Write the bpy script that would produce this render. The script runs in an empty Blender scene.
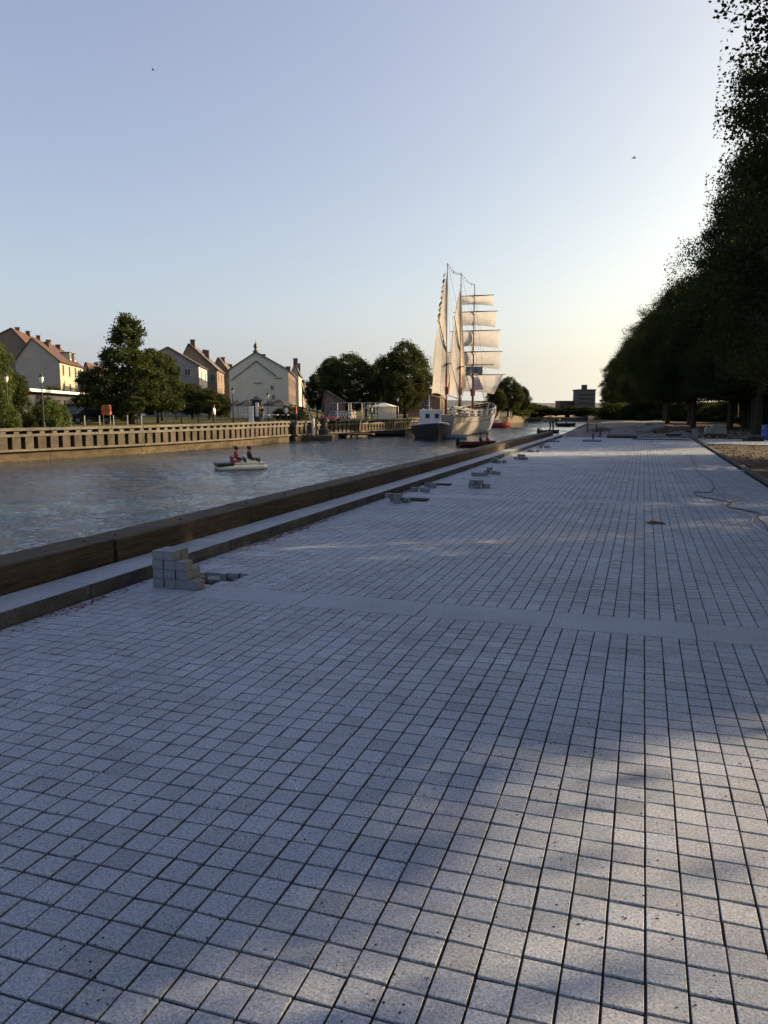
import bpy, bmesh, math, random
import numpy as np
from mathutils import Vector, Matrix
random.seed(7); RNG = np.random.default_rng(11)
scene = bpy.context.scene
COL = scene.collection
R = math.radians

# ------------------------------------------------------------------ camera
FPX, CAMH = 780.0, 1.6
PITCH = math.atan((512 - 409) / FPX)
YAW = math.atan((644 - 384) / FPX * math.cos(PITCH))
FWD = Vector((-math.sin(YAW) * math.cos(PITCH), math.cos(YAW) * math.cos(PITCH), -math.sin(PITCH)))
RT = Vector((math.cos(YAW), math.sin(YAW), 0))
UP = RT.cross(FWD)
def at(px, py, d):
    """world point seen at pixel px,py at depth d metres"""
    return Vector((0, 0, CAMH)) + (FWD + RT * ((px - 384) / FPX) + UP * ((512 - py) / FPX)) * d
def on(px, py, z=0.0):
    """world point of pixel px,py on the level plane z"""
    r = FWD + RT * ((px - 384) / FPX) + UP * ((512 - py) / FPX)
    return Vector((0, 0, CAMH)) + r * ((z - CAMH) / r.z)
def above(px, d, z):
    p = at(px, 409, d); return Vector((p.x, p.y, z))
cam = bpy.data.cameras.new('camera'); co = bpy.data.objects.new('camera', cam); COL.objects.link(co)
co.location = (0, 0, CAMH)
co.rotation_euler = Matrix((RT, UP, -FWD)).transposed().to_euler()
cam.sensor_fit = 'VERTICAL'; cam.sensor_height = 36; cam.lens = 36 * FPX / 1024
cam.clip_start = 0.05; cam.clip_end = 9000
scene.camera = co
scene.render.resolution_x = 768; scene.render.resolution_y = 1024

# ------------------------------------------------------------------ light
SUN_AZ, SUN_EL = 55.0, 19.5      # degrees to the right of +Y, above the horizon
TINT = (0.87, 0.85, 0.58)   # white balance of the hazy evening sky
w = bpy.data.worlds.new('World'); scene.world = w; w.use_nodes = True
nt = w.node_tree; nt.nodes.clear()
sky = nt.nodes.new('ShaderNodeTexSky'); sky.sky_type = 'NISHITA'; sky.sun_disc = False
sky.sun_elevation = R(SUN_EL); sky.sun_rotation = R(SUN_AZ)
sky.air_density = 0.7; sky.dust_density = 3.4; sky.ozone_density = 0.0; sky.altitude = 0
bg = nt.nodes.new('ShaderNodeBackground'); bg.inputs[1].default_value = 0.1
wo = nt.nodes.new('ShaderNodeOutputWorld')
# look-up direction lifted slightly at the horizon, where evening haze keeps the band bright
wtc = nt.nodes.new('ShaderNodeTexCoord'); sx = nt.nodes.new('ShaderNodeSeparateXYZ'); cx = nt.nodes.new('ShaderNodeCombineXYZ'); nt.links.new(wtc.outputs['Generated'], sx.inputs[0])
mz = nt.nodes.new('ShaderNodeMath'); mz.operation = 'SMOOTH_MAX'; mz.inputs[1].default_value = 0.06; mz.inputs[2].default_value = 0.06; nt.links.new(sx.outputs[2], mz.inputs[0])
nt.links.new(sx.outputs[0], cx.inputs[0]); nt.links.new(sx.outputs[1], cx.inputs[1]); nt.links.new(mz.outputs[0], cx.inputs[2]); nt.links.new(cx.outputs[0], sky.inputs[0])
tint = nt.nodes.new('ShaderNodeVectorMath'); tint.operation = 'MULTIPLY'; tint.inputs[1].default_value = TINT   # white balance of the hazy evening sky
tint.operation = 'MULTIPLY_ADD'; tint.inputs[2].default_value = (0.44, 0.41, 1.12)      # thin even veil of high haze over the whole dome
nt.links.new(sky.outputs[0], tint.inputs[0]); nt.links.new(tint.outputs[0], bg.inputs[0]); nt.links.new(bg.outputs[0], wo.inputs[0])
sl = bpy.data.lights.new('sun', 'SUN'); so = bpy.data.objects.new('sun', sl); COL.objects.link(so)
sl.energy = 4.2; sl.angle = R(0.53); sl.color = (1.0, 0.71, 0.43)
sd = Vector((math.sin(R(SUN_AZ)) * math.cos(R(SUN_EL)), math.cos(R(SUN_AZ)) * math.cos(R(SUN_EL)), math.sin(R(SUN_EL))))
so.rotation_euler = sd.to_track_quat('Z', 'Y').to_euler(); so.location = (30, 20, 40)
vs = scene.view_settings; vs.view_transform = 'Standard'; vs.look = 'None'; vs.gamma = 1; vs.exposure = 1.35
vs.use_curve_mapping = False

# ------------------------------------------------------------------ materials
def mat(name, c, rough=0.8, vary=0.25, scale=3.0, bump=0.0, bscale=40.0, metal=0.0, c2=None, stretch=None, spec=0.4, fine=0.0):
    m = bpy.data.materials.new(name); m.use_nodes = True
    t = m.node_tree; N = t.nodes; L = t.links; b = N['Principled BSDF']
    b.inputs['Roughness'].default_value = rough; b.inputs['Metallic'].default_value = metal
    b.inputs['Specular IOR Level'].default_value = spec
    tc = N.new('ShaderNodeTexCoord'); src = tc.outputs['Object']
    if stretch:
        mp = N.new('ShaderNodeMapping'); mp.inputs['Scale'].default_value = stretch; L.new(src, mp.inputs[0]); src = mp.outputs[0]
    no = N.new('ShaderNodeTexNoise'); no.inputs['Scale'].default_value = scale; no.inputs['Detail'].default_value = 6
    no.inputs['Roughness'].default_value = 0.65; L.new(src, no.inputs['Vector'])
    rp = N.new('ShaderNodeValToRGB'); rp.color_ramp.elements[0].position = 0.3; rp.color_ramp.elements[1].position = 0.7
    lo = tuple(x * (1 - vary) for x in c); hi = c2 if c2 else tuple(min(1, x * (1 + vary)) for x in c)
    rp.color_ramp.elements[0].color = lo + (1,); rp.color_ramp.elements[1].color = tuple(hi) + (1,)
    L.new(no.outputs[0], rp.inputs[0]); out = rp.outputs[0]
    if fine:
        n2 = N.new('ShaderNodeTexNoise'); n2.inputs['Scale'].default_value = bscale; n2.inputs['Detail'].default_value = 3
        L.new(src, n2.inputs['Vector'])
        mr = N.new('ShaderNodeMapRange'); mr.inputs[1].default_value = 0.3; mr.inputs[2].default_value = 0.7
        mr.inputs[3].default_value = 1 - fine; mr.inputs[4].default_value = 1 + fine; L.new(n2.outputs[0], mr.inputs[0])
        mx = N.new('ShaderNodeVectorMath'); mx.operation = 'SCALE'; L.new(out, mx.inputs[0]); L.new(mr.outputs[0], mx.inputs['Scale']); out = mx.outputs[0]
    L.new(out, b.inputs['Base Color'])
    if bump:
        n3 = N.new('ShaderNodeTexNoise'); n3.inputs['Scale'].default_value = bscale; n3.inputs['Detail'].default_value = 5; L.new(src, n3.inputs['Vector'])
        bp = N.new('ShaderNodeBump'); bp.inputs['Strength'].default_value = bump; bp.inputs['Distance'].default_value = 0.02
        L.new(n3.outputs[0], bp.inputs['Height']); L.new(bp.outputs[0], b.inputs['Normal'])
    return m

def leaf_mat(name, c, c2, transl=0.35):
    m = bpy.data.materials.new(name); m.use_nodes = True
    t = m.node_tree; N = t.nodes; L = t.links; N.remove(N['Principled BSDF'])
    o = [n for n in N if n.type == 'OUTPUT_MATERIAL'][0]
    tc = N.new('ShaderNodeTexCoord'); no = N.new('ShaderNodeTexNoise'); no.inputs['Scale'].default_value = 1.3; no.inputs['Detail'].default_value = 8
    no.inputs['Roughness'].default_value = 0.75
    L.new(tc.outputs['Object'], no.inputs['Vector'])
    rp = N.new('ShaderNodeValToRGB'); rp.color_ramp.elements[0].position = 0.35; rp.color_ramp.elements[1].position = 0.65
    rp.color_ramp.elements[0].color = c + (1,); rp.color_ramp.elements[1].color = c2 + (1,); L.new(no.outputs[0], rp.inputs[0])
    d = N.new('ShaderNodeBsdfDiffuse'); tr = N.new('ShaderNodeBsdfTranslucent'); mx = N.new('ShaderNodeMixShader'); mx.inputs[0].default_value = transl
    L.new(rp.outputs[0], d.inputs[0])
    hs = N.new('ShaderNodeHueSaturation'); hs.inputs['Value'].default_value = 1.5; hs.inputs['Hue'].default_value = 0.48; L.new(rp.outputs[0], hs.inputs['Color'])
    L.new(hs.outputs[0], tr.inputs[0]); L.new(d.outputs[0], mx.inputs[1]); L.new(tr.outputs[0], mx.inputs[2])
    g = N.new('ShaderNodeBsdfGlossy'); g.inputs['Roughness'].default_value = 0.45; g.inputs[0].default_value = (0.5, 0.5, 0.5, 1)
    m2 = N.new('ShaderNodeMixShader'); m2.inputs[0].default_value = 0.015; L.new(mx.outputs[0], m2.inputs[1]); L.new(g.outputs[0], m2.inputs[2])
    L.new(m2.outputs[0], o.inputs[0]); return m

def cloth_mat(name, c, transl=0.45, rough_c=0.08):
    m = bpy.data.materials.new(name); m.use_nodes = True
    t = m.node_tree; N = t.nodes; L = t.links; N.remove(N['Principled BSDF'])
    o = [n for n in N if n.type == 'OUTPUT_MATERIAL'][0]
    tc = N.new('ShaderNodeTexCoord'); mp = N.new('ShaderNodeMapping'); mp.inputs['Scale'].default_value = (1, 1, 3.0); L.new(tc.outputs['Object'], mp.inputs[0])
    no = N.new('ShaderNodeTexNoise'); no.inputs['Scale'].default_value = 0.9; no.inputs['Detail'].default_value = 5; L.new(mp.outputs[0], no.inputs['Vector'])
    rp = N.new('ShaderNodeValToRGB'); rp.color_ramp.elements[0].position = 0.3; rp.color_ramp.elements[1].position = 0.7
    rp.color_ramp.elements[0].color = tuple(x * (1 - rough_c * 2) for x in c) + (1,); rp.color_ramp.elements[1].color = tuple(c) + (1,)
    L.new(no.outputs[0], rp.inputs[0])
    d = N.new('ShaderNodeBsdfDiffuse'); tr = N.new('ShaderNodeBsdfTranslucent'); mx = N.new('ShaderNodeMixShader'); mx.inputs[0].default_value = transl
    L.new(rp.outputs[0], d.inputs[0]); L.new(rp.outputs[0], tr.inputs[0]); L.new(d.outputs[0], mx.inputs[1]); L.new(tr.outputs[0], mx.inputs[2])
    L.new(mx.outputs[0], o.inputs[0]); return m

def granite(name, c, speck=0.35, tone=True):
    m = bpy.data.materials.new(name); m.use_nodes = True
    t = m.node_tree; N = t.nodes; L = t.links; b = N['Principled BSDF']
    b.inputs['Roughness'].default_value = 0.72; b.inputs['Specular IOR Level'].default_value = 0.35
    tc = N.new('ShaderNodeTexCoord'); src = tc.outputs['Object']
    def noise(s, d=2, r=0.6):
        n = N.new('ShaderNodeTexNoise'); n.inputs['Scale'].default_value = s; n.inputs['Detail'].default_value = d; n.inputs['Roughness'].default_value = r
        L.new(src, n.inputs['Vector']); return n.outputs[0]
    def rng(s, a, bb, lo, hi):
        mr = N.new('ShaderNodeMapRange'); mr.inputs[1].default_value = a; mr.inputs[2].default_value = bb; mr.inputs[3].default_value = lo; mr.inputs[4].default_value = hi
        L.new(s, mr.inputs[0]); return mr.outputs[0]
    def mul(a, bb):
        k = N.new('ShaderNodeMath'); k.operation = 'MULTIPLY'; L.new(a, k.inputs[0]); L.new(bb, k.inputs[1]); return k.outputs[0]
    f = rng(noise(115, 4, 0.8), 0.34, 0.66, 1 - speck, 1 + speck)
    f = mul(f, rng(noise(60, 3), 0.35, 0.65, 0.88, 1.1))
    f = mul(f, rng(noise(0.8, 7, .7), 0.3, 0.7, 0.78, 1.13))            # damp and dusty patches
    vo = N.new('ShaderNodeTexVoronoi'); vo.inputs['Scale'].default_value = 55; L.new(src, vo.inputs['Vector'])
    f = mul(f, rng(vo.outputs['Distance'], 0.07, 0.2, 0.4, 1.0))  # black mica grains
    if tone:
        a = N.new('ShaderNodeAttribute'); a.attribute_name = 'tone'; f = mul(f, a.outputs['Fac'])
    rgb = N.new('ShaderNodeRGB'); rgb.outputs[0].default_value = c + (1,)
    mx = N.new('ShaderNodeVectorMath'); mx.operation = 'SCALE'; L.new(rgb.outputs[0], mx.inputs[0]); L.new(f, mx.inputs['Scale'])
    L.new(mx.outputs[0], b.inputs['Base Color'])
    bp = N.new('ShaderNodeBump'); bp.inputs['Strength'].default_value = 0.35; bp.inputs['Distance'].default_value = 0.004
    L.new(noise(180, 4, 0.7), bp.inputs['Height']); L.new(bp.outputs[0], b.inputs['Normal'])
    return m

def water_mat():
    m = bpy.data.materials.new('water'); m.use_nodes = True
    t = m.node_tree; N = t.nodes; L = t.links; b = N['Principled BSDF']
    b.inputs['Base Color'].default_value = (0.02, 0.04, 0.055, 1); b.inputs['Roughness'].default_value = 0.06; b.inputs['IOR'].default_value = 1.33
    tc = N.new('ShaderNodeTexCoord')
    def layer(s, st, rot, d=3):
        mp = N.new('ShaderNodeMapping'); mp.inputs['Scale'].default_value = st; mp.inputs['Rotation'].default_value = (0, 0, rot); L.new(tc.outputs['Object'], mp.inputs[0])
        n = N.new('ShaderNodeTexNoise'); n.inputs['Scale'].default_value = s; n.inputs['Detail'].default_value = d; n.inputs['Roughness'].default_value = 0.55
        L.new(mp.outputs[0], n.inputs['Vector']); return n.outputs[0]
    a = layer(7, (1, 0.6, 1), 0.5, 4); c = layer(0.35, (1, 0.6, 1), -0.3, 3); e = layer(0.05, (1, 1, 1), 0, 3)
    p = N.new('ShaderNodeMath'); p.operation = 'MULTIPLY_ADD'; p.inputs[1].default_value = 1.8; L.new(c, p.inputs[0]); L.new(a, p.inputs[2])
    mr = N.new('ShaderNodeMapRange'); mr.inputs[1].default_value = 0.4; mr.inputs[2].default_value = 0.62; mr.inputs[3].default_value = 0.55; mr.inputs[4].default_value = 1.0; L.new(e, mr.inputs[0])
    bp = N.new('ShaderNodeBump'); bp.inputs['Distance'].default_value = 0.09; L.new(mr.outputs[0], bp.inputs['Strength'])
    L.new(p.outputs[0], bp.inputs['Height']); L.new(bp.outputs[0], b.inputs['Normal'])
    return m

def earth_mat(name, c, c2, bump=0.8):
    return mat(name, c, 0.95, 0.35, 1.2, bump, 9, c2=c2, spec=0.1, fine=0.3)

M = {}
M['paver'] = granite('granite_paver', (0.322, 0.372, 0.425), 0.5)
M['slab'] = granite('granite_slab', (0.318, 0.368, 0.42), 0.25, False)
M['block'] = granite('granite_block', (0.20, 0.22, 0.245), 0.25, False)
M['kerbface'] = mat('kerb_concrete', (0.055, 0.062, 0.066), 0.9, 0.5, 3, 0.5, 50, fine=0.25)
M['joint'] = mat('joint_sand', (0.030, 0.028, 0.025), 1, 0.2, 1.6, c2=(0.065, 0.06, 0.05), fine=.3, bump=0.6, bscale=120, spec=0.05)
M['soil'] = earth_mat('soil', (0.060, 0.048, 0.038), (0.13, 0.105, 0.08))
M['sand'] = earth_mat('sand', (0.16, 0.15, 0.135), (0.26, 0.25, 0.23))
M['wet'] = earth_mat('pit_soil', (0.05, 0.035, 0.025), (0.12, 0.08, 0.05))
M['timber'] = mat('weathered_timber', (0.030, 0.021, 0.012), 0.85, 0.55, 2.0, 0.6, 14, c2=(0.085, 0.066, 0.042), stretch=(9, 0.5, 9), fine=0.35)
M['concrete'] = mat('old_concrete', (0.095, 0.09, 0.075), 0.9, 0.3, .7, 0.4, 8, c2=(0.155, 0.145, 0.12), fine=0.2)
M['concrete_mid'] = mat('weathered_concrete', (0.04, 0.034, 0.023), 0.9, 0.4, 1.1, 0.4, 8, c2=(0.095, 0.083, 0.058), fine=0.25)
M['concrete_dark'] = mat('stained_concrete', (0.09, 0.075, 0.05), 0.95, 0.4, 1.5, 0.4, 6, fine=0.25)
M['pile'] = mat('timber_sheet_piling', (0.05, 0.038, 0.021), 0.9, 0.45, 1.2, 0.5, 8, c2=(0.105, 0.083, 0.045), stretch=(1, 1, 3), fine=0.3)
M['lawn'] = mat('lawn', (0.06, 0.07, 0.024), 1, 0.3, 0.8, 0.5, 6, c2=(0.10, 0.10, 0.04), spec=0.05)
M['asphalt'] = mat('asphalt', (0.06, 0.06, 0.06), 0.9, 0.2, 1)
M['bed'] = mat('river_bed', (0.05, 0.05, 0.03), 1)
M['water'] = water_mat()
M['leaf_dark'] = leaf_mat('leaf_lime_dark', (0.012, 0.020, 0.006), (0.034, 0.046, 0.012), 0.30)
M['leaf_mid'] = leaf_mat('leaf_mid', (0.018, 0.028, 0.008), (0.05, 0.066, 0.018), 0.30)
M['leaf_bright'] = leaf_mat('leaf_bright', (0.035, 0.06, 0.014), (0.085, 0.12, 0.03), 0.35)
M['bark'] = mat('bark', (0.03, 0.025, 0.02), 0.95, 0.4, 4, 0.8, 12, stretch=(4, 4, 1))
M['plaster_grey'] = mat('grey_plaster', (0.32, 0.29, 0.26), 0.9, 0.1, 0.5)
M['plaster_yellow'] = mat('yellow_plaster', (0.33, 0.31, 0.23), 0.9, 0.08, 0.5)
M['plaster_cream'] = mat('cream_plaster', (0.44, 0.43, 0.38), 0.9, 0.08, 0.4)
M['plaster_ochre'] = mat('ochre_plaster', (0.34, 0.26, 0.15), 0.9, 0.12, 0.5)
M['plaster_white'] = mat('white_plaster', (0.34, 0.335, 0.32), 0.9, 0.08, 0.5)
M['slate'] = mat('grey_cladding', (0.17, 0.17, 0.18), 0.9, 0.15, 1.0)
M['brownwall'] = mat('brown_plaster', (0.17, 0.13, 0.10), 0.9, 0.2, 0.8)
M['brick'] = mat('red_brick', (0.09, 0.06, 0.05), 0.9, 0.25, 2)
M['far_wall'] = mat('dark_render', (0.06, 0.06, 0.065), .9, .2, 1); M['far_brick'] = mat('dark_brick', (0.09, 0.05, 0.04), .9, .2, 1)
M['tile_red'] = mat('red_roof_tiles', (0.055, 0.028, 0.021), 0.85, 0.3, 1.5, 0.4, 6)
M['tile_dark'] = mat('dark_roof_tiles', (0.075, 0.065, 0.06), 0.85, 0.25, 1.5)
M['glass_dark'] = mat('window_glass', (0.03, 0.035, 0.04), 0.15, 0.1, 1, spec=0.6)
M['frame_white'] = mat('white_paint', (0.75, 0.73, 0.68), 0.5, 0.05, 2)
M['frame_dim'] = mat('window_frame_paint', (0.35, 0.33, 0.30), 0.6, 0.1, 2)
M['white'] = mat('white_gloss_paint', (0.58, 0.57, 0.54), 0.35, 0.06, 1)
M['black'] = mat('black_paint', (0.018, 0.018, 0.02), 0.5, 0.2, 2)
M['dark_metal'] = mat('dark_metal', (0.04, 0.042, 0.045), 0.5, 0.2, 3, metal=0.3)
M['steel'] = mat('galvanised_steel', (0.42, 0.42, 0.42), 0.45, 0.15, 4, metal=0.6)
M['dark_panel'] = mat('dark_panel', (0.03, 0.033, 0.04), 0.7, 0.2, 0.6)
M['orange'] = mat('orange_paint', (0.5, 0.15, 0.05), 0.6, 0.1, 3)
M['red'] = mat('red_tarpaulin', (0.32, 0.03, 0.028), 0.6, 0.15, 3)
M['darkred'] = mat('dark_red_hull', (0.09, 0.02, 0.02), 0.4, 0.2, 2)
M['blue'] = mat('blue_paint', (0.03, 0.08, 0.30), 0.5, 0.15, 2)
M['hull_white'] = mat('hull_white', (0.23, 0.23, 0.225), 0.5, 0.12, 0.8)
M['hull_blue'] = mat('hull_grey_blue', (0.20, 0.25, 0.32), 0.5, 0.12, 0.8)
M['hull_dark'] = mat('hull_dark', (0.022, 0.022, 0.022), 0.5, 0.2, 1)
M['varnish'] = mat('mast_varnish', (0.14, 0.035, 0.02), 0.5, 0.2, 2)
M['spar'] = mat('spar_dark', (0.07, 0.05, 0.04), 0.6, 0.2, 2)
M['sail'] = cloth_mat('sail_cream', (0.40, 0.39, 0.375), 0.35)
M['sail_sq'] = cloth_mat('sail_square', (0.43, 0.435, 0.45), 0.65)
M['pennant_cloth'] = cloth_mat('flag_cloth', (0.45, 0.42, 0.40), 0.4)  # plain pale cloth of the pennants
M['banner_cloth'] = mat('banner_cloth', (.16, .17, .16), .9, .6, 1.5)
M['tent'] = cloth_mat('tent_white', (0.78, 0.78, 0.76), 0.3)
M['parasol'] = mat('parasol_dark', (0.035, 0.035, 0.035), 0.9)
M['cream_boat'] = mat('cream_fibreglass', (0.75, 0.70, 0.50), 0.4, 0.08, 2)
M['green_dark'] = mat('dark_green_plastic', (0.02, 0.05, 0.035), 0.45)
M['skin'] = mat('skin', (0.42, 0.25, 0.17), 0.6, 0.1)
M['hair'] = mat('dark_hair', (0.02, 0.013, 0.01), 0.6)
M['cloth_dark'] = mat('dark_clothes', (0.03, 0.03, 0.04), 0.9)
M['cloth_white'] = mat('white_shirt', (0.6, 0.6, 0.58), 0.9)
M['cloth_red'] = mat('red_vest', (0.5, 0.05, 0.04), 0.8)
M['cloth_blue'] = mat('blue_jeans', (0.06, 0.09, 0.16), 0.9)
M['rubber'] = mat('hose_rubber', (0.012, 0.012, 0.014), 0.5)
M['hose_pale'] = mat('pale_cable', (0.40, 0.38, 0.36), 0.6)
M['leaf_litter'] = mat('dry_leaves', (0.10, 0.05, 0.02), 0.9, 0.5, 20)
M['film'] = mat('grey_film', (0.20, 0.21, 0.22), 0.4, 0.3, 2)
M['lamp_glass'] = mat('lamp_glass', (0.70, 0.70, 0.66), 0.3, 0.05, 2)
M['hill'] = mat('far_woodland', (0.06, 0.075, 0.08), 1, 0.2, 0.01)

# ------------------------------------------------------------------ mesh helper
class MB:
    def __init__(s, org=(0, 0, 0)):
        s.v = []; s.f = []; s.mi = []; s.org = Vector(org); s.cur = 0
    def add(s, vs, fs):
        n = len(s.v); s.v += [tuple(Vector(p) - s.org) for p in vs]; s.f += [tuple(i + n for i in f) for f in fs]; s.mi += [s.cur] * len(fs); return s
    def box(s, c, d, rz=0.0):
        hx, hy, hz = d[0] / 2, d[1] / 2, d[2] / 2; cr, sr = math.cos(rz), math.sin(rz); vs = []
        for z in (-hz, hz):
            for x, y in ((-hx, -hy), (hx, -hy), (hx, hy), (-hx, hy)):
                vs.append((c[0] + x * cr - y * sr, c[1] + x * sr + y * cr, c[2] + z))
        return s.add(vs, [(3, 2, 1, 0), (4, 5, 6, 7), (0, 1, 5, 4), (1, 2, 6, 5), (2, 3, 7, 6), (3, 0, 4, 7)])
    def beam(s, a, b, w_, h_, up=(0, 0, 1)):
        a = Vector(a); b = Vector(b); d = (b - a).normalized(); u = Vector(up); x = d.cross(u)
        if x.length < 1e-4: x = d.cross(Vector((1, 0, 0)))
        x.normalize(); u = x.cross(d); vs = []
        for p in (a, b):
            for i, j in ((-1, -1), (1, -1), (1, 1), (-1, 1)): vs.append(p + x * (i * w_ / 2) + u * (j * h_ / 2))
        return s.add(vs, [(0, 1, 2, 3), (7, 6, 5, 4), (1, 0, 4, 5), (2, 1, 5, 6), (3, 2, 6, 7), (0, 3, 7, 4)])
    def tube(s, pts, rads, n=8, cap=True):
        pts = [Vector(p) for p in pts]
        if not isinstance(rads, (list, tuple)): rads = [rads] * len(pts)
        vs = []; fs = []; prev = None
        for i, p in enumerate(pts):
            d = (pts[min(i + 1, len(pts) - 1)] - pts[max(i - 1, 0)]).normalized()
            if prev is None: x = d.cross(Vector((0.3, 0.2, 1))); x = x if x.length > 1e-3 else d.cross(Vector((1, 0, 0)))
            else: x = prev - d * prev.dot(d)
            x.normalize(); prev = x; y = d.cross(x)
            for k in range(n):
                t_ = 2 * math.pi * k / n; vs.append(p + (x * math.cos(t_) + y * math.sin(t_)) * rads[i])
        for i in range(len(pts) - 1):
            for k in range(n):
                a = i * n + k; b = i * n + (k + 1) % n; fs.append((a, b, b + n, a + n))
        if cap: fs.append(tuple(range(n - 1, -1, -1))); fs.append(tuple(range((len(pts) - 1) * n, len(pts) * n)))
        return s.add(vs, fs)
    def lathe(s, c, prof, n=14):
        vs = []; fs = []
        for r_, z in prof:
            for k in range(n): vs.append((c[0] + r_ * math.cos(2 * math.pi * k / n), c[1] + r_ * math.sin(2 * math.pi * k / n), c[2] + z))
        for i in range(len(prof) - 1):
            for k in range(n): a = i * n + k; b = i * n + (k + 1) % n; fs.append((a, b, b + n, a + n))
        fs.append(tuple(range(n - 1, -1, -1))); fs.append(tuple(range((len(prof) - 1) * n, len(prof) * n)))
        return s.add(vs, fs)
    def quad(s, a, b, c, d): return s.add([a, b, c, d], [(0, 1, 2, 3)])
    def slab(s, a, b, c, d, t_):
        """quad with thickness t_ along its normal"""
        a, b, c, d = map(Vector, (a, b, c, d)); n_ = (b - a).cross(d - a).normalized() * t_
        return s.add([a, b, c, d, a + n_, b + n_, c + n_, d + n_], [(3, 2, 1, 0), (4, 5, 6, 7), (0, 1, 5, 4), (1, 2, 6, 5), (2, 3, 7, 6), (3, 0, 4, 7)])
    def prism(s, poly, z0, z1):
        n = len(poly); vs = [(p[0], p[1], z0) for p in poly] + [(p[0], p[1], z1) for p in poly]
        return s.add(vs, [tuple(range(n - 1, -1, -1)), tuple(range(n, 2 * n))] + [(i, (i + 1) % n, (i + 1) % n + n, i + n) for i in range(n)])
    def blob(s, c, r_, rough=0.15, seg=14, rings=8, flat=0.0):
        vs = []; fs = []; ph = [random.uniform(0, 6.28) for _ in range(6)]
        for i in range(rings + 1):
            th = math.pi * i / rings
            for k in range(seg):
                a = 2 * math.pi * k / seg
                q = 1 + rough * (math.sin(3 * a + ph[0] + 2 * th) + math.sin(5 * a + ph[1] - 3 * th) + math.sin(2 * a + ph[2] + 5 * th)) / 2
                z = math.cos(th) * r_[2] * q
                vs.append((c[0] + math.sin(th) * math.cos(a) * r_[0] * q, c[1] + math.sin(th) * math.sin(a) * r_[1] * q, c[2] + max(z, -flat if flat else -9)))
        for i in range(rings):
            for k in range(seg): a = i * seg + k; b = i * seg + (k + 1) % seg; fs.append((a, a + seg, b + seg, b))
        return s.add(vs, fs)
    def build(s, name, m, parent=None, smooth=False, bevel=0.0):
        me = bpy.data.meshes.new(name); me.from_pydata(s.v, [], s.f)
        ms = m if isinstance(m, (list, tuple)) else [m]
        for q in ms: me.materials.append(M[q] if isinstance(q, str) else q)
        if len(ms) > 1: me.polygons.foreach_set('material_index', s.mi)
        if smooth: me.polygons.foreach_set('use_smooth', [True] * len(me.polygons))
        me.validate(); me.update()
        bm = bmesh.new(); bm.from_mesh(me); bmesh.ops.recalc_face_normals(bm, faces=bm.faces); bm.to_mesh(me); bm.free()
        o = bpy.data.objects.new(name, me); COL.objects.link(o)
        if parent is not None: o.parent = parent
        else: o.location = s.org
        if bevel:
            b = o.modifiers.new('bevel', 'BEVEL'); b.width = bevel; b.segments = 2; b.limit_method = 'ANGLE'
        return o
def tag(o, label, cat, group=None):
    o['label'] = label; o['category'] = cat
    if group: o['group'] = group
    return o
def thing(name, label, cat, loc, group=None, rz=0.0):
    o = bpy.data.objects.new(name, None); COL.objects.link(o); o.location = loc; o.rotation_euler = (0, 0, rz); o.empty_display_size = 0.2
    return tag(o, label, cat, group)
def kind(o, k): o['kind'] = k; return o
def dup(root, loc, rz=0.0, sc=None, label=None, group=None):
    r_ = root.copy(); COL.objects.link(r_); r_.location = loc; r_.rotation_euler = (0, 0, rz)
    if sc: r_.scale = sc if isinstance(sc, tuple) else (sc, sc, sc)
    if label: r_['label'] = label
    if group: r_['group'] = group
    for ch in list(root.children):
        c = ch.copy(); COL.objects.link(c); c.parent = r_
        for g in ch.children:
            d = g.copy(); COL.objects.link(d); d.parent = c
    return r_

# ================================================================== SETTING
Z_W = -1.4; Z_L = 0.2
kind(MB().quad((-4000, -500, -2.4), (4000, -500, -2.4), (4000, 8000, -2.4), (-4000, 8000, -2.4)).build('river_bed', 'bed'), 'structure')
def wave_sheet():
    xs = np.concatenate([[-900, -300, -60], np.arange(-36, -4.9, .16), [5, 60]]); ys = np.concatenate([[-60, -10], np.arange(3, 60, .15), np.arange(60, 130, .4), [160, 200, 300, 420]])
    X, Y = np.meshgrid(xs, ys); Z = np.zeros_like(X); g = np.random.default_rng(5)
    for i in range(30):
        lam = 0.42 * (4.2 ** (i / 29)); th = g.normal(1.45, .6); a = 0.0056 * lam ** 1.0 * g.uniform(.5, 1.2); ph = g.uniform(0, 6.28)
        Z += a * np.sin((X * math.cos(th) + Y * math.sin(th)) * 2 * math.pi / lam + ph + 1.2 * np.sin(X * .13 + Y * .09 * g.uniform(.5, 1.5) + i))
    Z *= (.6 + .5 * np.sin(X * .21 + 1.3 * np.sin(Y * .12)) * np.sin(Y * .17 + 2)) * ((X > -37) & (X < -4) & (Y > 0) & (Y < 131))
    nx = len(xs); v = np.stack([X.ravel(), Y.ravel(), Z.ravel() + Z_W], 1)
    f = [(j * nx + i, j * nx + i + 1, (j + 1) * nx + i + 1, (j + 1) * nx + i) for j in range(len(ys) - 1) for i in range(nx - 1)]
    return kind(MB().add([tuple(p) for p in v], f).build('river_water', 'water', smooth=True), 'structure')
M['water'] = water_mat(); wave_sheet()
# far quay line (left bank) and near bank line
FQ = [(-34.6, -60), (-34.6, 34.9), (-32.0, 45), (-31.0, 55.5), (-31.0, 63), (-30.8, 70.3), (-29.0, 79.5), (-28.0, 91), (-27.8, 108), (-27.5, 130), (-27.5, 186), (-27.5, 400)]
land = [(p[0] - 0.62, p[1]) for p in FQ]
lb = land + [(-900, 400), (-900, -60)]
kind(MB().prism(lb, -2.35, Z_L).build('left_bank_ground', 'lawn'), 'structure')
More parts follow.
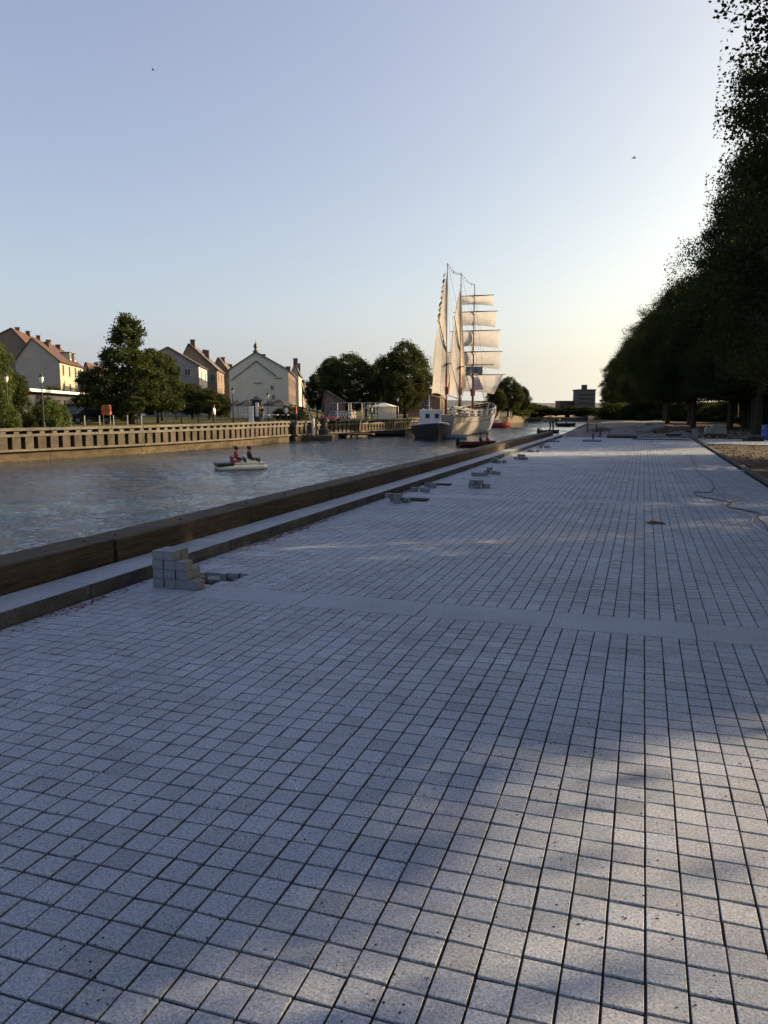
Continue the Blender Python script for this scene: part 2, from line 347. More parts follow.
# near bank: body of soil under the promenade, everything right of the timber edge
NB = [(-5.06, -30), (-5.06, 46.5), (-5.4, 60), (-6.6, 98), (-8, 122), (-12, 188), (-20, 260), (-30, 400)]
nb = NB + [(900, 400), (900, -30)]
kind(MB().prism(nb[::-1], -2.35, -0.13).build('right_bank_ground', 'soil'), 'structure')
# far land beyond the bridge
kind(MB().prism([(-4000, 400.2), (4000, 400.2), (4000, 7900), (-4000, 7900)], -2.3, -0.1).build('far_ground', 'lawn'), 'structure')

# --- soil beside the promenade (undulating sheet)
def sheet(name, x0, x1, y0, y1, nx, ny, zf, m, k='structure'):
    xs = np.linspace(x0, x1, nx); ys = np.linspace(y0, y1, ny)
    v = [(x, y, zf(x, y)) for y in ys for x in xs]
    f = [(j * nx + i, j * nx + i + 1, (j + 1) * nx + i + 1, (j + 1) * nx + i) for j in range(ny - 1) for i in range(nx - 1)]
    mb = MB(); mb.add(v, f); return kind(mb.build(name, m, smooth=True), k)
from mathutils import noise as mn
sheet('soil_verge', 2.82, 60, -12, 115, 160, 330, lambda x, y: -0.06 + 0.05 * mn.noise((x * 0.5, y * 0.5, 0)) + 0.025 * mn.noise((x * 2.3, y * 2.3, 3)), 'soil')
def zfar(x, y):
    edge = min(1, max(0, (y - 46.6) / 3))
    return -0.03 + edge * (0.10 * mn.noise((x * 0.35, y * 0.25, 5)) + 0.07 * abs(mn.noise((x * 1.1, y * 0.9, 8))))
sheet('unfinished_ground', -5.05, 2.82, 46.2, 115, 60, 260, zfar, 'sand')

# --- paving: individual setts as one surface
PW = 0.1145; PL = 0.119; X0, X1, Y1 = -4.40, 2.56, 46.0
BANDS = [(5.70, 6.17), (13.75, 14.2), (22.2, 22.65), (30.7, 31.15), (39.2, 39.65)]
def in_hole(x, y):
    return -4.22 < x < -3.56 and 6.18 < y < 6.66 and x < -3.56 - (6.62 - y) * 0.35
def paving():
    cols = int((X1 - X0) / PW); V = []; F = []; T = []
    n = 0
    segs = []; ya = -1.5
    for b0, b1 in BANDS + [(Y1, Y1)]: segs.append((ya, b0)); ya = b1
    for si, (s0, s1) in enumerate(segs):
        for c in range(cols):
            x = X0 + c * PW + 0.004
            y = s0 + (0 if si == 0 else random.uniform(0, PL))
            if si == 0: y = s0 - .06 + random.gauss(0, .0018)
            first = True
            while y < s1 - 0.02 or first:
                pitch = PL if si == 0 else PL + random.gauss(0, 0.0014)
                ye = min(y + pitch, s1)
                if first and si > 0: ya_, first = s0, False
                else: ya_ = y; first = False
                if si == 0 and s1 - ye < 0.03: ye = s1
                g = 0.0031 + random.uniform(0, 0.0018)
                xa, xb = x + g + random.gauss(0, .0005), x + PW - g + random.gauss(0, .0005)
                yy0, yy1 = ya_ + 0.0049 + random.uniform(0, .0014), ye - 0.0046
                if yy1 - yy0 > 0.012 and not in_hole((xa + xb) / 2, (yy0 + yy1) / 2):
                    h = random.gauss(0, 0.0008); tx = random.gauss(0, .0008); ty = random.gauss(0, .0008); q = 0.0014
                    for (u0, v0, u1, v1, z) in ((xa, yy0, xb, yy1, -0.075), (xa, yy0, xb, yy1, -q), (xa + q, yy0 + q, xb - q, yy1 - q, 0)):
                        for (u, v_, su, sv) in ((u0, v0, -1, -1), (u1, v0, 1, -1), (u1, v1, 1, 1), (u0, v1, -1, 1)):
                            V.append((u, v_, z + h + (su * tx + sv * ty if z > -0.05 else 0)))
                    F.append((n + 8, n + 9, n + 10, n + 11))
                    for k in range(4):
                        k2 = (k + 1) % 4
                        F.append((n + 4 + k, n + 4 + k2, n + 8 + k2, n + 8 + k)); F.append((n + k, n + k2, n + 4 + k2, n + 4 + k))
                    t_ = min(1.2, max(0.75, random.gauss(1.0, 0.055)))
                    if random.random() < 0.04: t_ *= 0.86
                    T += [t_] * 12; n += 12
                y = ye
                if y >= s1 - 1e-6: break
    me = bpy.data.meshes.new('promenade_paving'); me.from_pydata(V, [], F); me.materials.append(M['paver'])
    a = me.attributes.new('tone', 'FLOAT', 'POINT'); a.data.foreach_set('value', T)
    o = bpy.data.objects.new('promenade_paving', me); COL.objects.link(o); kind(o, 'structure')
paving()
# joint filling with the open pit left out
mb = MB(); zj = -0.0075
hx0, hx1, hy0, hy1 = -4.40, -3.52, 6.18, 6.70
for a, b, c, d in ((X0, X1 + .1, -3, hy0), (hx1, X1 + .1, hy0, hy1), (X0, X1 + .1, hy1, Y1 + .4), (X0, -4.24, hy0, hy1)):
    mb.quad((a, c, zj), (b, c, zj), (b, d, zj), (a, d, zj))
kind(mb.build('paving_joints', 'joint'), 'structure')
sheet('pit_soil', -4.3, -3.46, 6.1, 6.8, 24, 24, lambda x, y: -0.075 + 0.02 * mn.noise((x * 9, y * 9, 0)), 'wet')
# smooth slab bands
mb = MB()
for bi, (b0, b1) in enumerate(BANDS):
    x = -3.70 if bi == 0 else X0; k = 0
    xs = [-3.70, -2.66, -1.63, -0.61, 0.42, 1.46, 2.56] if bi == 0 else [X0, -3.1, -2.0, -0.9, 0.2, 1.3, 2.56]
    for i in range(len(xs) - 1):
        z = random.gauss(0, .001)
        mb.box(((xs[i] + xs[i + 1]) / 2, (b0 + b1) / 2, -0.04 + z), (xs[i + 1] - xs[i] - 0.008, b1 - b0 - 0.008, 0.08))
    if bi == 0: mb.box((-4.05, (b0 + b1) / 2 - .0, -0.04), (0.69, b1 - b0 - .01, 0.078))
kind(mb.build('slab_bands', 'slab', bevel=0.002), 'structure')
# right edge kerb and left granite kerb step
mb = MB(); y = -3
while y < 46.3: mb.box((2.645, y + .5, -0.03), (0.12, 0.992, 0.16)); y += 1.0
kind(mb.build('promenade_edge_kerb', 'kerbface', bevel=0.006), 'structure')
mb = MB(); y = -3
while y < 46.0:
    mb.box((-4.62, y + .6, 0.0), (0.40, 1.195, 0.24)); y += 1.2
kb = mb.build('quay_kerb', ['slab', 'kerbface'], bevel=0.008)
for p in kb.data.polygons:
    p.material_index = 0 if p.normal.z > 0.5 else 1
kind(kb, 'structure')
# bank slope under the timber
kind(MB().box((-5.09, 20, -1.25), (0.10, 53.2, 2.2)).build('near_quay_face', 'concrete_dark'), 'structure')

# --- timber coping beams
yj = [-2.2, 0.7, 3.52, 6.32, 9.11, 11.9, 14.7, 17.5, 20.1, 23.1, 25.9, 28.7, 31.5, 34.3, 37.1, 39.9, 42.7, 45.4]
ords = ['first', 'second', 'third', 'fourth', 'fifth', 'sixth', 'seventh', 'eighth', 'ninth', 'tenth', 'eleventh', 'twelfth', 'thirteenth', 'fourteenth', 'fifteenth', 'sixteenth', 'seventeenth', 'eighteenth']
vi = 0
for i in range(len(yj) - 1):
    y0, y1 = yj[i], yj[i + 1]; c = (-5.055 + random.uniform(-.012, .012), (y0 + y1) / 2, 0.215 + random.uniform(-.004, .004))
    if i > 7: c = (c[0], c[1], c[2] + 0.0)
    o = MB(c)
    o.box(c, (0.40, y1 - y0 - 0.02, 0.25))
    o = o.build('timber_beam', 'timber', bevel=0.018)
    for yy in (y0 + .22, y1 - .22, (y0 + y1) / 2):
        if y0 > 3 and y0 < 32: MB(c).lathe((c[0] + .02, yy, c[2] + .1255), [(.034, 0), (.034, .004), (.018, .005), (.018, .016), (.012, .018)], 10).build('bolt', 'dark_metal', o)
    if y1 > 4: vi += 1
    lab = 'long weathered brown timber beam on the quay edge, %s of its row counted from the left photo edge' % (ords[max(vi - 1, 0)])
    tag(o, lab, 'timber beam', 'timber coping beams along the quay edge')

# ================================================================== FAR QUAY
def along(poly, s):
    for i in range(len(poly) - 1):
        a = Vector(poly[i]); b = Vector(poly[i + 1]); L_ = (b - a).length
        if s <= L_ or i == len(poly) - 2: return a + (b - a) * (s / L_), (b - a).normalized()
        s -= L_
def plen(poly): return sum((Vector(poly[i + 1]) - Vector(poly[i])).length for i in range(len(poly) - 1))
def quay_wall(poly, ztop, label, nmax=100, lower='pile'):
    root = thing('quay_wall', label, 'quay wall', (poly[0][0], poly[0][1], Z_W)); org = root.location
    L_ = plen(poly)
    def off(p, d, o_): return Vector((p.x + d.y * o_, p.y - d.x * o_))   # + is towards the river
    def strip(o0, o1, z0, z1, nm, m, bevel=0):
        mb = MB(org)
        for i in range(len(poly) - 1):
            a = Vector(poly[i]); b = Vector(poly[i + 1]); d = (b - a).normalized()
            e0 = 0.0; n = max(1, int((b - a).length / 3.0))
            for k in range(n):
                p = a + (b - a) * (k / n); q = a + (b - a) * ((k + 1) / n)
                p2, q2 = p + d * 0.012, q - d * 0.012
                A, B, C_, D_ = off(p2, d, o0), off(q2, d, o0), off(q2, d, o1), off(p2, d, o1)
                mb.prism([A, B, C_, D_][::-1], z0, z1)
        return mb.build(nm, m, root, bevel=bevel)
    strip(-0.60, -0.42, Z_W - 1, ztop - .2, 'back_wall', 'dark_panel')  # shade of the recess put into the dark wall colour
    strip(-0.58, 0.12, ztop - 0.15, ztop, 'cap_rail', 'concrete')
    strip(-0.45, 0.02, ztop - 0.50, ztop - 0.34, 'deck_beam', 'concrete')
    strip(-0.40, 0.16, ztop - 1.34, ztop - 1.22, 'lower_waler', 'concrete')
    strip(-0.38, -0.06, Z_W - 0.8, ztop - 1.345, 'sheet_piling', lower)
    s = 0.3; k = 0; rest = MB(org); last = None
    bl = MB(org)
    while s < L_ - 0.3:
        p, d = along(poly, s); rz = math.atan2(d.y, d.x)
        c = off(p, d, -0.20)
        tgt = MB(org) if k < nmax else rest
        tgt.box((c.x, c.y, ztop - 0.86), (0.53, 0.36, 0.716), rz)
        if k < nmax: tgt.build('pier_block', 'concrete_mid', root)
        c2 = off(p, d, -0.22)
        bl.box((c2.x, c2.y, ztop - 0.245), (0.32, 0.5, 0.186), rz)
        s += 0.82; k += 1
    if k > nmax: kind(rest.build('pier_blocks_far', 'concrete', root), 'stuff')
    bl.build('parapet_blocks', 'concrete', root)
    return root
quay_wall([(-34.6, 22), (-34.6, 34.9), (-32.0, 45), (-31.0, 55.5), (-31.0, 66)], 0.5, 'long pale concrete quay wall with dark slots below the lawn on the left', 60)
quay_wall([(-30.9, 67.2), (-30.4, 72), (-29.0, 79.5), (-28.0, 91), (-27.8, 108)], 0.45, 'slotted concrete quay wall below the white arches and marquee, behind the red tarpaulin', 56, 'concrete_dark')
mb = MB(); mb.prism([(-27.6, 109), (-27.6, 400), (-27.2, 400), (-27.2, 109)][::-1], -2.3, 0.25)
kind(mb.build('far_bank_edge', 'concrete_dark'), 'structure')

# ================================================================== TREES
def crown_mesh(name, prof, nclump, per, csz, lsz, m, seed, jag=0.2, droop=0.0):
    """prof: list of (z, radius). leaves are small kite-shaped faces grouped in clumps on branch ends"""
    g = np.random.default_rng(seed); zs = np.array([p[0] for p in prof]); rs = np.array([p[1] for p in prof])
    wts = rs ** 1.4 + 0.15; fine = np.linspace(zs[0], zs[-1], 200); wf = np.interp(fine, zs, wts); wf /= wf.sum()
    cz = g.choice(fine, nclump, p=wf); th = g.uniform(0, 2 * np.pi, nclump)
    lob = 1 + jag * np.sin(3 * th + seed + cz * 0.8) + jag * 0.8 * np.sin(5 * th - cz * 1.3 + seed * 2) 
    rr = np.interp(cz, zs, rs) * lob * g.uniform(0.25, 1.0, nclump) ** 0.45
    C = np.stack([rr * np.cos(th), rr * np.sin(th), cz], 1)
    n = nclump * per; cid = np.repeat(np.arange(nclump), per)
    sz = csz * g.uniform(0.6, 1.35, nclump)
    P = C[cid] + np.clip(g.normal(0, 1, (n, 3)), -1.7, 1.7) * (sz[cid, None] * np.array([0.54, 0.54, 0.36]))
    P[:, 2] -= droop * np.linalg.norm(P[:, :2], axis=1) * 0.1
    a = g.normal(0, 1, (n, 3)); a[:, 2] *= 0.6; a /= np.linalg.norm(a, axis=1)[:, None]
    b = g.normal(0, 1, (n, 3)); b -= a * (a * b).sum(1)[:, None]; b /= np.linalg.norm(b, axis=1)[:, None]
    L_ = lsz * g.uniform(0.6, 1.3, n)[:, None]
    V = np.stack([P - a * L_ * 0.5, P + b * L_ * 0.36 - a * L_ * .05, P + a * L_ * 0.6, P - b * L_ * 0.36 - a * L_ * .05], 1).reshape(-1, 3)
    me = bpy.data.meshes.new(name); me.vertices.add(4 * n); me.vertices.foreach_set('co', V.ravel().astype(np.float32))
    me.loops.add(4 * n); me.loops.foreach_set('vertex_index', np.arange(4 * n, dtype=np.int32))
    me.polygons.add(n); me.polygons.foreach_set('loop_start', np.arange(0, 4 * n, 4, dtype=np.int32)); me.polygons.foreach_set('loop_total', np.full(n, 4, dtype=np.int32))
    me.materials.append(M[m]); me.update(); me.validate()
    return me, C
def trunk_mesh(name, h, r0, C, nl, seed, zfork):
    rd = random.Random(seed); mb = MB()
    pts = [(0, 0, -0.2)]; rad = [r0 * 1.5]; x = y = 0
    for i in range(1, 9):
        t_ = i / 8; x += rd.uniform(-.08, .08) * h * .06; y += rd.uniform(-.08, .08) * h * .06
        pts.append((x, y, h * t_)); rad.append(r0 * (1.05 - t_ * 0.85))
    pts.insert(1, (0, 0, 0.25)); rad.insert(1, r0 * 1.12)
    mb.tube(pts, rad, 10)
    idx = rd.sample(range(len(C)), min(nl, len(C)))
    for i in idx:
        c = Vector(C[i]); z0 = max(zfork, min(c.z * 0.72, h * 0.85)) * rd.uniform(0.85, 1.0)
        f = z0 / h; j = min(int(f * 8) + 1, len(pts) - 2); s0 = Vector(pts[j]); s0.z = z0
        mid = s0.lerp(c, 0.5) + Vector((0, 0, -0.08 * (c - s0).length))
        rb = max(0.02, r0 * (1.05 - f * .85) * 0.45)
        mb.tube([s0, mid, c], [rb, rb * .6, 0.012], 6)
    me = mb.build('tmp', 'bark', smooth=True); d = me.data; d.name = name; bpy.data.objects.remove(me); return d
TV = {}
def variant(key, prof, nclump, per, csz, lsz, m, seed, h, r0, nl=26, zfork=3, jag=.2):
    cm, C = crown_mesh(key + '_crown', prof, nclump, per, csz, lsz, m, seed, jag)
    TV[key] = (cm, trunk_mesh(key + '_trunk', h, r0, C, nl, seed, zfork))
lime = [(3.2, 2.2), (4.0, 3.6), (6, 4.4), (9, 4.4), (12, 4.1), (14.6, 3.1), (16.2, 1.6), (16.8, .6)]
for q in range(4):
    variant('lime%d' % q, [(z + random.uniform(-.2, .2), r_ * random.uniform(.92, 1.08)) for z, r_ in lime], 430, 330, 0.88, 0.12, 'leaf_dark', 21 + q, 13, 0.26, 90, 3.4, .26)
variant('thin', lime, 210, 110, 0.7, 0.15, 'leaf_dark', 33, 13, 0.22, 40, 3.6, .3)  # sparse crown, leaves left out so dappled sun reaches the paving
variant('broad0', [(2.0, 1.6), (3, 3.2), (5, 4.2), (7, 4.0), (9, 2.6), (10, 1.0)], 420, 110, 0.7, 0.21, 'leaf_mid', 41, 8, 0.28, 20, 2)
variant('broad1', [(1.6, 2.0), (3, 3.8), (5.5, 4.6), (8, 4.0), (9.6, 2.2), (10.4, .6)], 460, 110, 0.7, 0.21, 'leaf_mid', 45, 8, 0.28, 20, 2, .12)
variant('conic', [(1.0, 3.0), (2.4, 4.3), (4.2, 3.7), (5.6, 2.4), (6.6, 2.7), (7.6, 1.5), (8.6, 1.6), (9.6, .8), (10.5, .2)], 470, 110, 0.55, 0.2, 'leaf_mid', 52, 9.3, 0.26, 22, 1.6, .22)
variant('bright', [(1.2, 1.6), (2.5, 2.6), (4, 2.9), (6, 2.4), (7.5, 1.0)], 240, 100, 0.55, 0.2, 'leaf_bright', 57, 6, 0.2, 14, 1.4, .2)
variant('ball', [(1.65, .35), (1.95, .75), (2.3, .85), (2.7, .7), (2.95, .3)], 60, 70, 0.22, 0.11, 'leaf_mid', 61, 2.2, 0.055, 8, 1.6, .08)
variant('bush', [(0.1, .8), (0.6, 1.2), (1.2, 1.1), (1.8, .5)], 80, 80, 0.32, 0.13, 'leaf_mid', 66, 1.3, 0.05, 8, .2, .15)
variant('bushb', [(0.1, .8), (0.6, 1.2), (1.2, 1.1), (1.8, .5)], 80, 80, 0.32, 0.13, 'leaf_bright', 67, 1.3, 0.05, 8, .2, .15)
def tree(name, key, loc, sc, label, group=None, rz=None, cat='tree'):
    t_ = thing(name, label, cat, loc, group, random.uniform(0, 6.28) if rz is None else rz)
    t_.scale = sc if isinstance(sc, tuple) else (sc, sc, sc)
    for nm, me in (('crown', TV[key][0]), ('trunk', TV[key][1])):
        o = bpy.data.objects.new(nm, me); COL.objects.link(o); o.parent = t_
    return t_
G_L = 'trees lining the right side of the promenade'
#PT_BEGIN
PT = [  # unseen trees included; places and sizes set to shape the paving light
    (0, 7.40, -16.00, 'lime0', 0.950, 0.950, 0.00),
    (0, 9.50, -1.21, 'lime1', 0.997, 0.862, -10.75),
    (0, 7.05, 3.83, 'lime2', 0.947, 1.050, 28.47),
    (0, 6.78, 11.45, 'lime3', 1.069, 1.165, -1.19),
    (0, 9.80, 14.84, 'lime0', 0.800, 1.060, 1.74),
    (0, 6.30, 20.41, 'lime1', 0.878, 0.916, 9.11),
    (0, 9.66, 24.64, 'lime2', 0.956, 0.838, -10.08),
    (0, 6.30, 27.95, 'lime3', 0.829, 0.880, 1.56),
    (0, 9.68, 31.17, 'lime0', 0.926, 0.837, 4.68),
    (0, 7.16, 41.77, 'lime1', 0.800, 0.864, 26.43),
    (0, 8.25, 49.71, 'lime1', 0.965, 1.041, 59.60),
    (0, 6.79, 54.00, 'lime2', 0.864, 1.060, 144.70),
    (0, 7.25, 59.22, 'lime3', 1.050, 0.820, 283.25),
    (0, 9.46, 64.38, 'lime1', 0.800, 0.820, 190.23),
    (0, 6.64, 69.09, 'lime2', 0.947, 0.829, -77.40),
    (0, 4.29, 76.97, 'lime0', 0.966, 0.820, -46.08),
    (0, 8.86, 75.54, 'lime0', 0.800, 0.820, 119.65),
    (0, 9.09, 81.00, 'lime3', 1.050, 0.820, -12.13),
    (0, 4.47, 85.96, 'lime2', 0.938, 0.830, 3.88),
    (0, 2.51, 91.86, 'lime3', 0.866, 0.820, -53.73),
    (0, 9.77, 95.58, 'lime1', 0.907, 0.820, -163.75),
    (0, 2.60, 111.00, 'lime2', 0.920, 0.930, 0.70),
    (1, 15.30, -14.00, 'lime1', 0.992, 0.992, 1.00),
    (1, 32.70, 27.10, 'thin', 0.882, 0.956, -26.67),
    (1, 52.54, 30.82, 'lime0', 0.883, 0.965, 74.64),
    (1, 29.12, 37.61, 'thin', 0.945, 0.989, -154.92),
    (1, 53.62, 55.17, 'lime3', 1.043, 0.820, -8.63),
    (1, 14.89, 57.06, 'lime0', 0.836, 1.034, -213.39),
    (1, 15.99, 63.65, 'lime1', 0.990, 1.060, -18.23),
    (1, 17.50, 71.45, 'lime2', 0.879, 0.820, -2.24),
    (1, 14.78, 85.91, 'lime3', 0.872, 1.029, -52.34),
    (1, 23.00, 81.73, 'lime0', 0.863, 0.962, -117.07),
    (1, 11.12, 102.75, 'lime1', 0.903, 0.835, 46.51),
    (1, 16.66, 129.36, 'lime3', 1.050, 0.847, 114.03),
    (2, 26.41, -11.69, 'lime3', 0.981, 1.122, -75.86),
    (2, 21.56, -4.27, 'lime0', 0.849, 0.962, 16.55),
    (2, 19.05, 8.51, 'lime0', 1.035, 1.294, 5.82),
    (2, 17.41, 21.71, 'thin', 1.050, 0.976, 11.76),
    (2, 38.26, 29.11, 'thin', 0.974, 1.060, 21.05),
    (2, 62.45, 47.37, 'lime1', 0.859, 0.924, -228.42),
    (2, 22.64, 60.11, 'lime2', 0.901, 0.830, -11.12),
    (2, 24.63, 65.12, 'lime0', 0.925, 0.847, 54.97),
    (2, 25.16, 70.40, 'thin', 0.893, 0.881, -18.11),
    (2, 30.35, 84.86, 'lime3', 0.841, 1.060, 74.57),
    (2, 50.34, 94.24, 'lime3', 0.850, 0.863, 136.93),
    (3, 26.57, 139.46, 'lime1', 0.947, 0.861, 44.69),
]
PT.sort(key=lambda t: (t[0], t[2]))
#PT_END
rown = ['row along the paving', 'second row behind the paving', 'third row deep in the park', 'last row deep in the park']
vis = 0
for k, x, y, key, sxy, sz, rz in PT:
    if k == 0 and y > 19: vis += 1
    if k == 0: lab = ('tall dark leafy tree of the %s, %s counted from the near end' % (rown[0], ords[vis - 1])) if vis else 'unseen tall dark tree of the row along the paving, placed for its shade'
    else: lab = 'tall dark leafy tree standing in the %s' % rown[k]
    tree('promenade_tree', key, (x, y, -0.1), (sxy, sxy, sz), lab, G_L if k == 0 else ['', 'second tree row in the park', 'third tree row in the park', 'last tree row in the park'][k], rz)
for i, (px, d, tp) in enumerate([(644, 120, 330), (634, 142, 342), (625, 168, 352), (619, 200, 358), (612, 245, 368), (607, 300, 378), (603, 360, 385)]):
    z = CAMH + (409 - tp) * d / FPX; tp -= 12; z = CAMH + (409 - tp) * d / FPX; p = above(px + 9, d, -0.1); s = z / 16.4
    p.z = -1.6; tree('bank_tree', 'lime%d' % (i % 4), p, (max(s, .8), max(s, .8), (z + 1.6) / 16.4), 'dark tree of the receding bank row, %s beyond the unfinished paving' % ords[i], 'far bank trees beyond the promenade')
# low hedge behind the tree rows
hedge_mesh, _ = crown_mesh('hedge_crown', [(0.1, 1.0), (1.5, 1.1), (2.2, .7)], 60, 90, .5, .2, 'leaf_dark', 71, .1)
mbh = thing('hedge', 'long dark clipped hedge in the park behind the tree trunks', 'hedge', (38, 70, -.1))
for i in range(46):
    o = bpy.data.objects.new('hedge_section', hedge_mesh); COL.objects.link(o); o.parent = mbh
    o.location = (random.uniform(-.3, .3) - (i - 23) * 0.0, (i - 23) * 2.0, 0); o.rotation_euler = (0, 0, random.uniform(0, 6)); o.scale = (1.2, 1.2, random.uniform(.9, 1.5))

for i in range(22):
    px = 616 + i * 7.4; d = 128 - i * 1.6 + (i % 3) * 6
    q = above(px, d, -.1); o = tree('park_shrub', 'broad%d' % (i % 2), (q.x, q.y, -1.6), (.75, .75, .40), 'dense dark shrubbery behind the trunks, bush %s' % (('number ' + ords[i - 1]) if 0 < i < 19 else 'at the end') if False else 'dense dark bush in the thicket closing the park behind the trunks', 'thicket behind the trunks', cat='bush')
for i in range(16):
    tree('park_shrub', 'broad%d' % (i % 2), (17 + 5 * math.sin(i * 2.1), 62 + i * 3.6, -1.6), (.7, .7, .46 + .08 * math.sin(i * 1.3)), 'dark bush growing between the trunks of the park rows', 'bushes between the park trunks', cat='bush')
# left bank trees
def px_tree(name, key, px, d, top, sc_xy, label, group='trees on the left bank', zt=None, cat='tree', z0=Z_L):
    h = {'broad0': 10.3, 'broad1': 10.7, 'conic': 10.7, 'bright': 7.8, 'ball': 3.05, 'bush': 2.0, 'bushb': 2.0, 'lime1': 16.5, 'lime2': 16.5}[key]
    z = CAMH + (409 - top) * d / FPX
    return tree(name, key, above(px, d, z0), (sc_xy, sc_xy, (z - z0) / h), label, group, cat=cat)
px_tree('leafy_tree', 'conic', 131, 74, 314, .95, 'large dark green tree with pointed top beside the flat-roofed pavilion')
px_tree('leafy_tree', 'broad0', 162, 92, 352, .55, 'smaller dark tree behind the right foot of the large pointed tree')
px_tree('leafy_tree', 'bright', -3, 60, 341, .42, 'sunlit green tree cut by the left photo edge')
px_tree('leafy_tree', 'broad0', 12, 66, 372, .35, 'dark tree under the sunlit tree at the left photo edge')
for i, (px, d, tp, s, l_) in enumerate([(176, 112, 386, .5, 'below the grey gable'), (192, 108, 383, .52, 'in front of the grey gabled house'), (209, 106, 388, .42, 'in front of the ochre facade'), (222, 112, 394, .3, 'left of the cream gable house')]):
    px_tree('leafy_tree', 'broad%d' % (i % 2), px, d, tp, s, 'low bushy green tree ' + l_)
px_tree('leafy_tree', 'broad0', 317, 118, 373, .42, 'small dark tree left of the wide crowned tree')
px_tree('leafy_tree', 'broad1', 349, 112, 354, .92, 'wide crowned dark tree behind the white arches')
px_tree('leafy_tree', 'broad0', 332, 120, 357, .5, 'dark tree merging with the left side of the wide crowned tree')
px_tree('leafy_tree', 'broad0', 378, 125, 362, .42, 'narrow tree between two wide dark crowns')
px_tree('leafy_tree', 'broad1', 405, 112, 342, .82, 'tall round dark tree left of the sailing ship')
px_tree('leafy_tree', 'broad0', 398, 108, 372, .5, 'lower dark tree under the tall round tree')
px_tree('leafy_tree', 'broad1', 508, 150, 377, .62, 'round dark tree right behind the foot of the square sails')
px_tree('leafy_tree', 'broad0', 521, 165, 386, .42, 'smaller round tree sloping down right of the ship')
px_tree('leafy_tree', 'broad0', 496, 140, 388, .42, 'dark tree hidden behind the lowest square sail')
for i, (px, d) in enumerate([(534, 203), (545, 204), (556, 205), (568, 206), (579, 204), (524, 201), (513, 185), (500, 172)]):
    px_tree('bank_shrub', 'bush', px, d, [405, 407, 408, 408, 406, 402, 400, 398][i], 4.6, 'low dark shrubby tree at the bridge, %s of the cluster from the distance' % ords[i], 'shrubby trees by the far bridge', z0=-.1)
balls = [(158, 76, 402), (181, 76, 399), (198, 78, 401), (214, 80, 401), (137, 62, 397)]
bl_l = ['below the large pointed tree', 'lit from the right, second from the large tree', 'third from the large tree', 'nearest to the tall lamp', 'pale one left of the large tree foot']
for (px, d, tp), l_ in zip(balls, bl_l):
    px_tree('ball_tree', 'ball', px, d, tp, 1.0, 'young round-headed tree on the lawn, ' + l_, 'young round-headed trees on the lawn')
bs = [(6, 52, 403, 'bushb', .62, 'bright green bush at the left photo edge behind the wall'), (27, 56, 410, 'bush', .4, 'dark bush right of the bright bush by the wall'), (52, 54, 400, 'bushb', .5, 'green bush left of the lamp post under the pavilion'),
      (61, 56, 404, 'bushb', .5, 'sunlit green bush left of the dark cars'), (47, 62, 396, 'bush', .7, 'dark tall shrub against the pavilion wall'), (38, 58, 404, 'bush', .5, 'shaded shrub below the pavilion behind the street lamp'), (112, 88, 396, 'bush', 2.0, 'dark shrub behind the orange panel'), (88, 86, 397, 'bush', 2.3, 'dark shrub behind the parked cars'),
      (293, 100, 405, 'bush', 1.6, 'dark shrub at the brick end of the long terrace'), (282, 104, 408, 'bush', 1.0, 'low dark shrub right of the parasols')]
for px, d, tp, key, s, l_ in bs:
    px_tree('bush', key, px, d, tp, s, l_, 'bushes on the left bank', cat='bush')
px_tree('bush', 'bush', 56, 105, 385, 1.6, 'dark round bush top showing above the pavilion roof', 'bushes on the left bank', cat='bush')

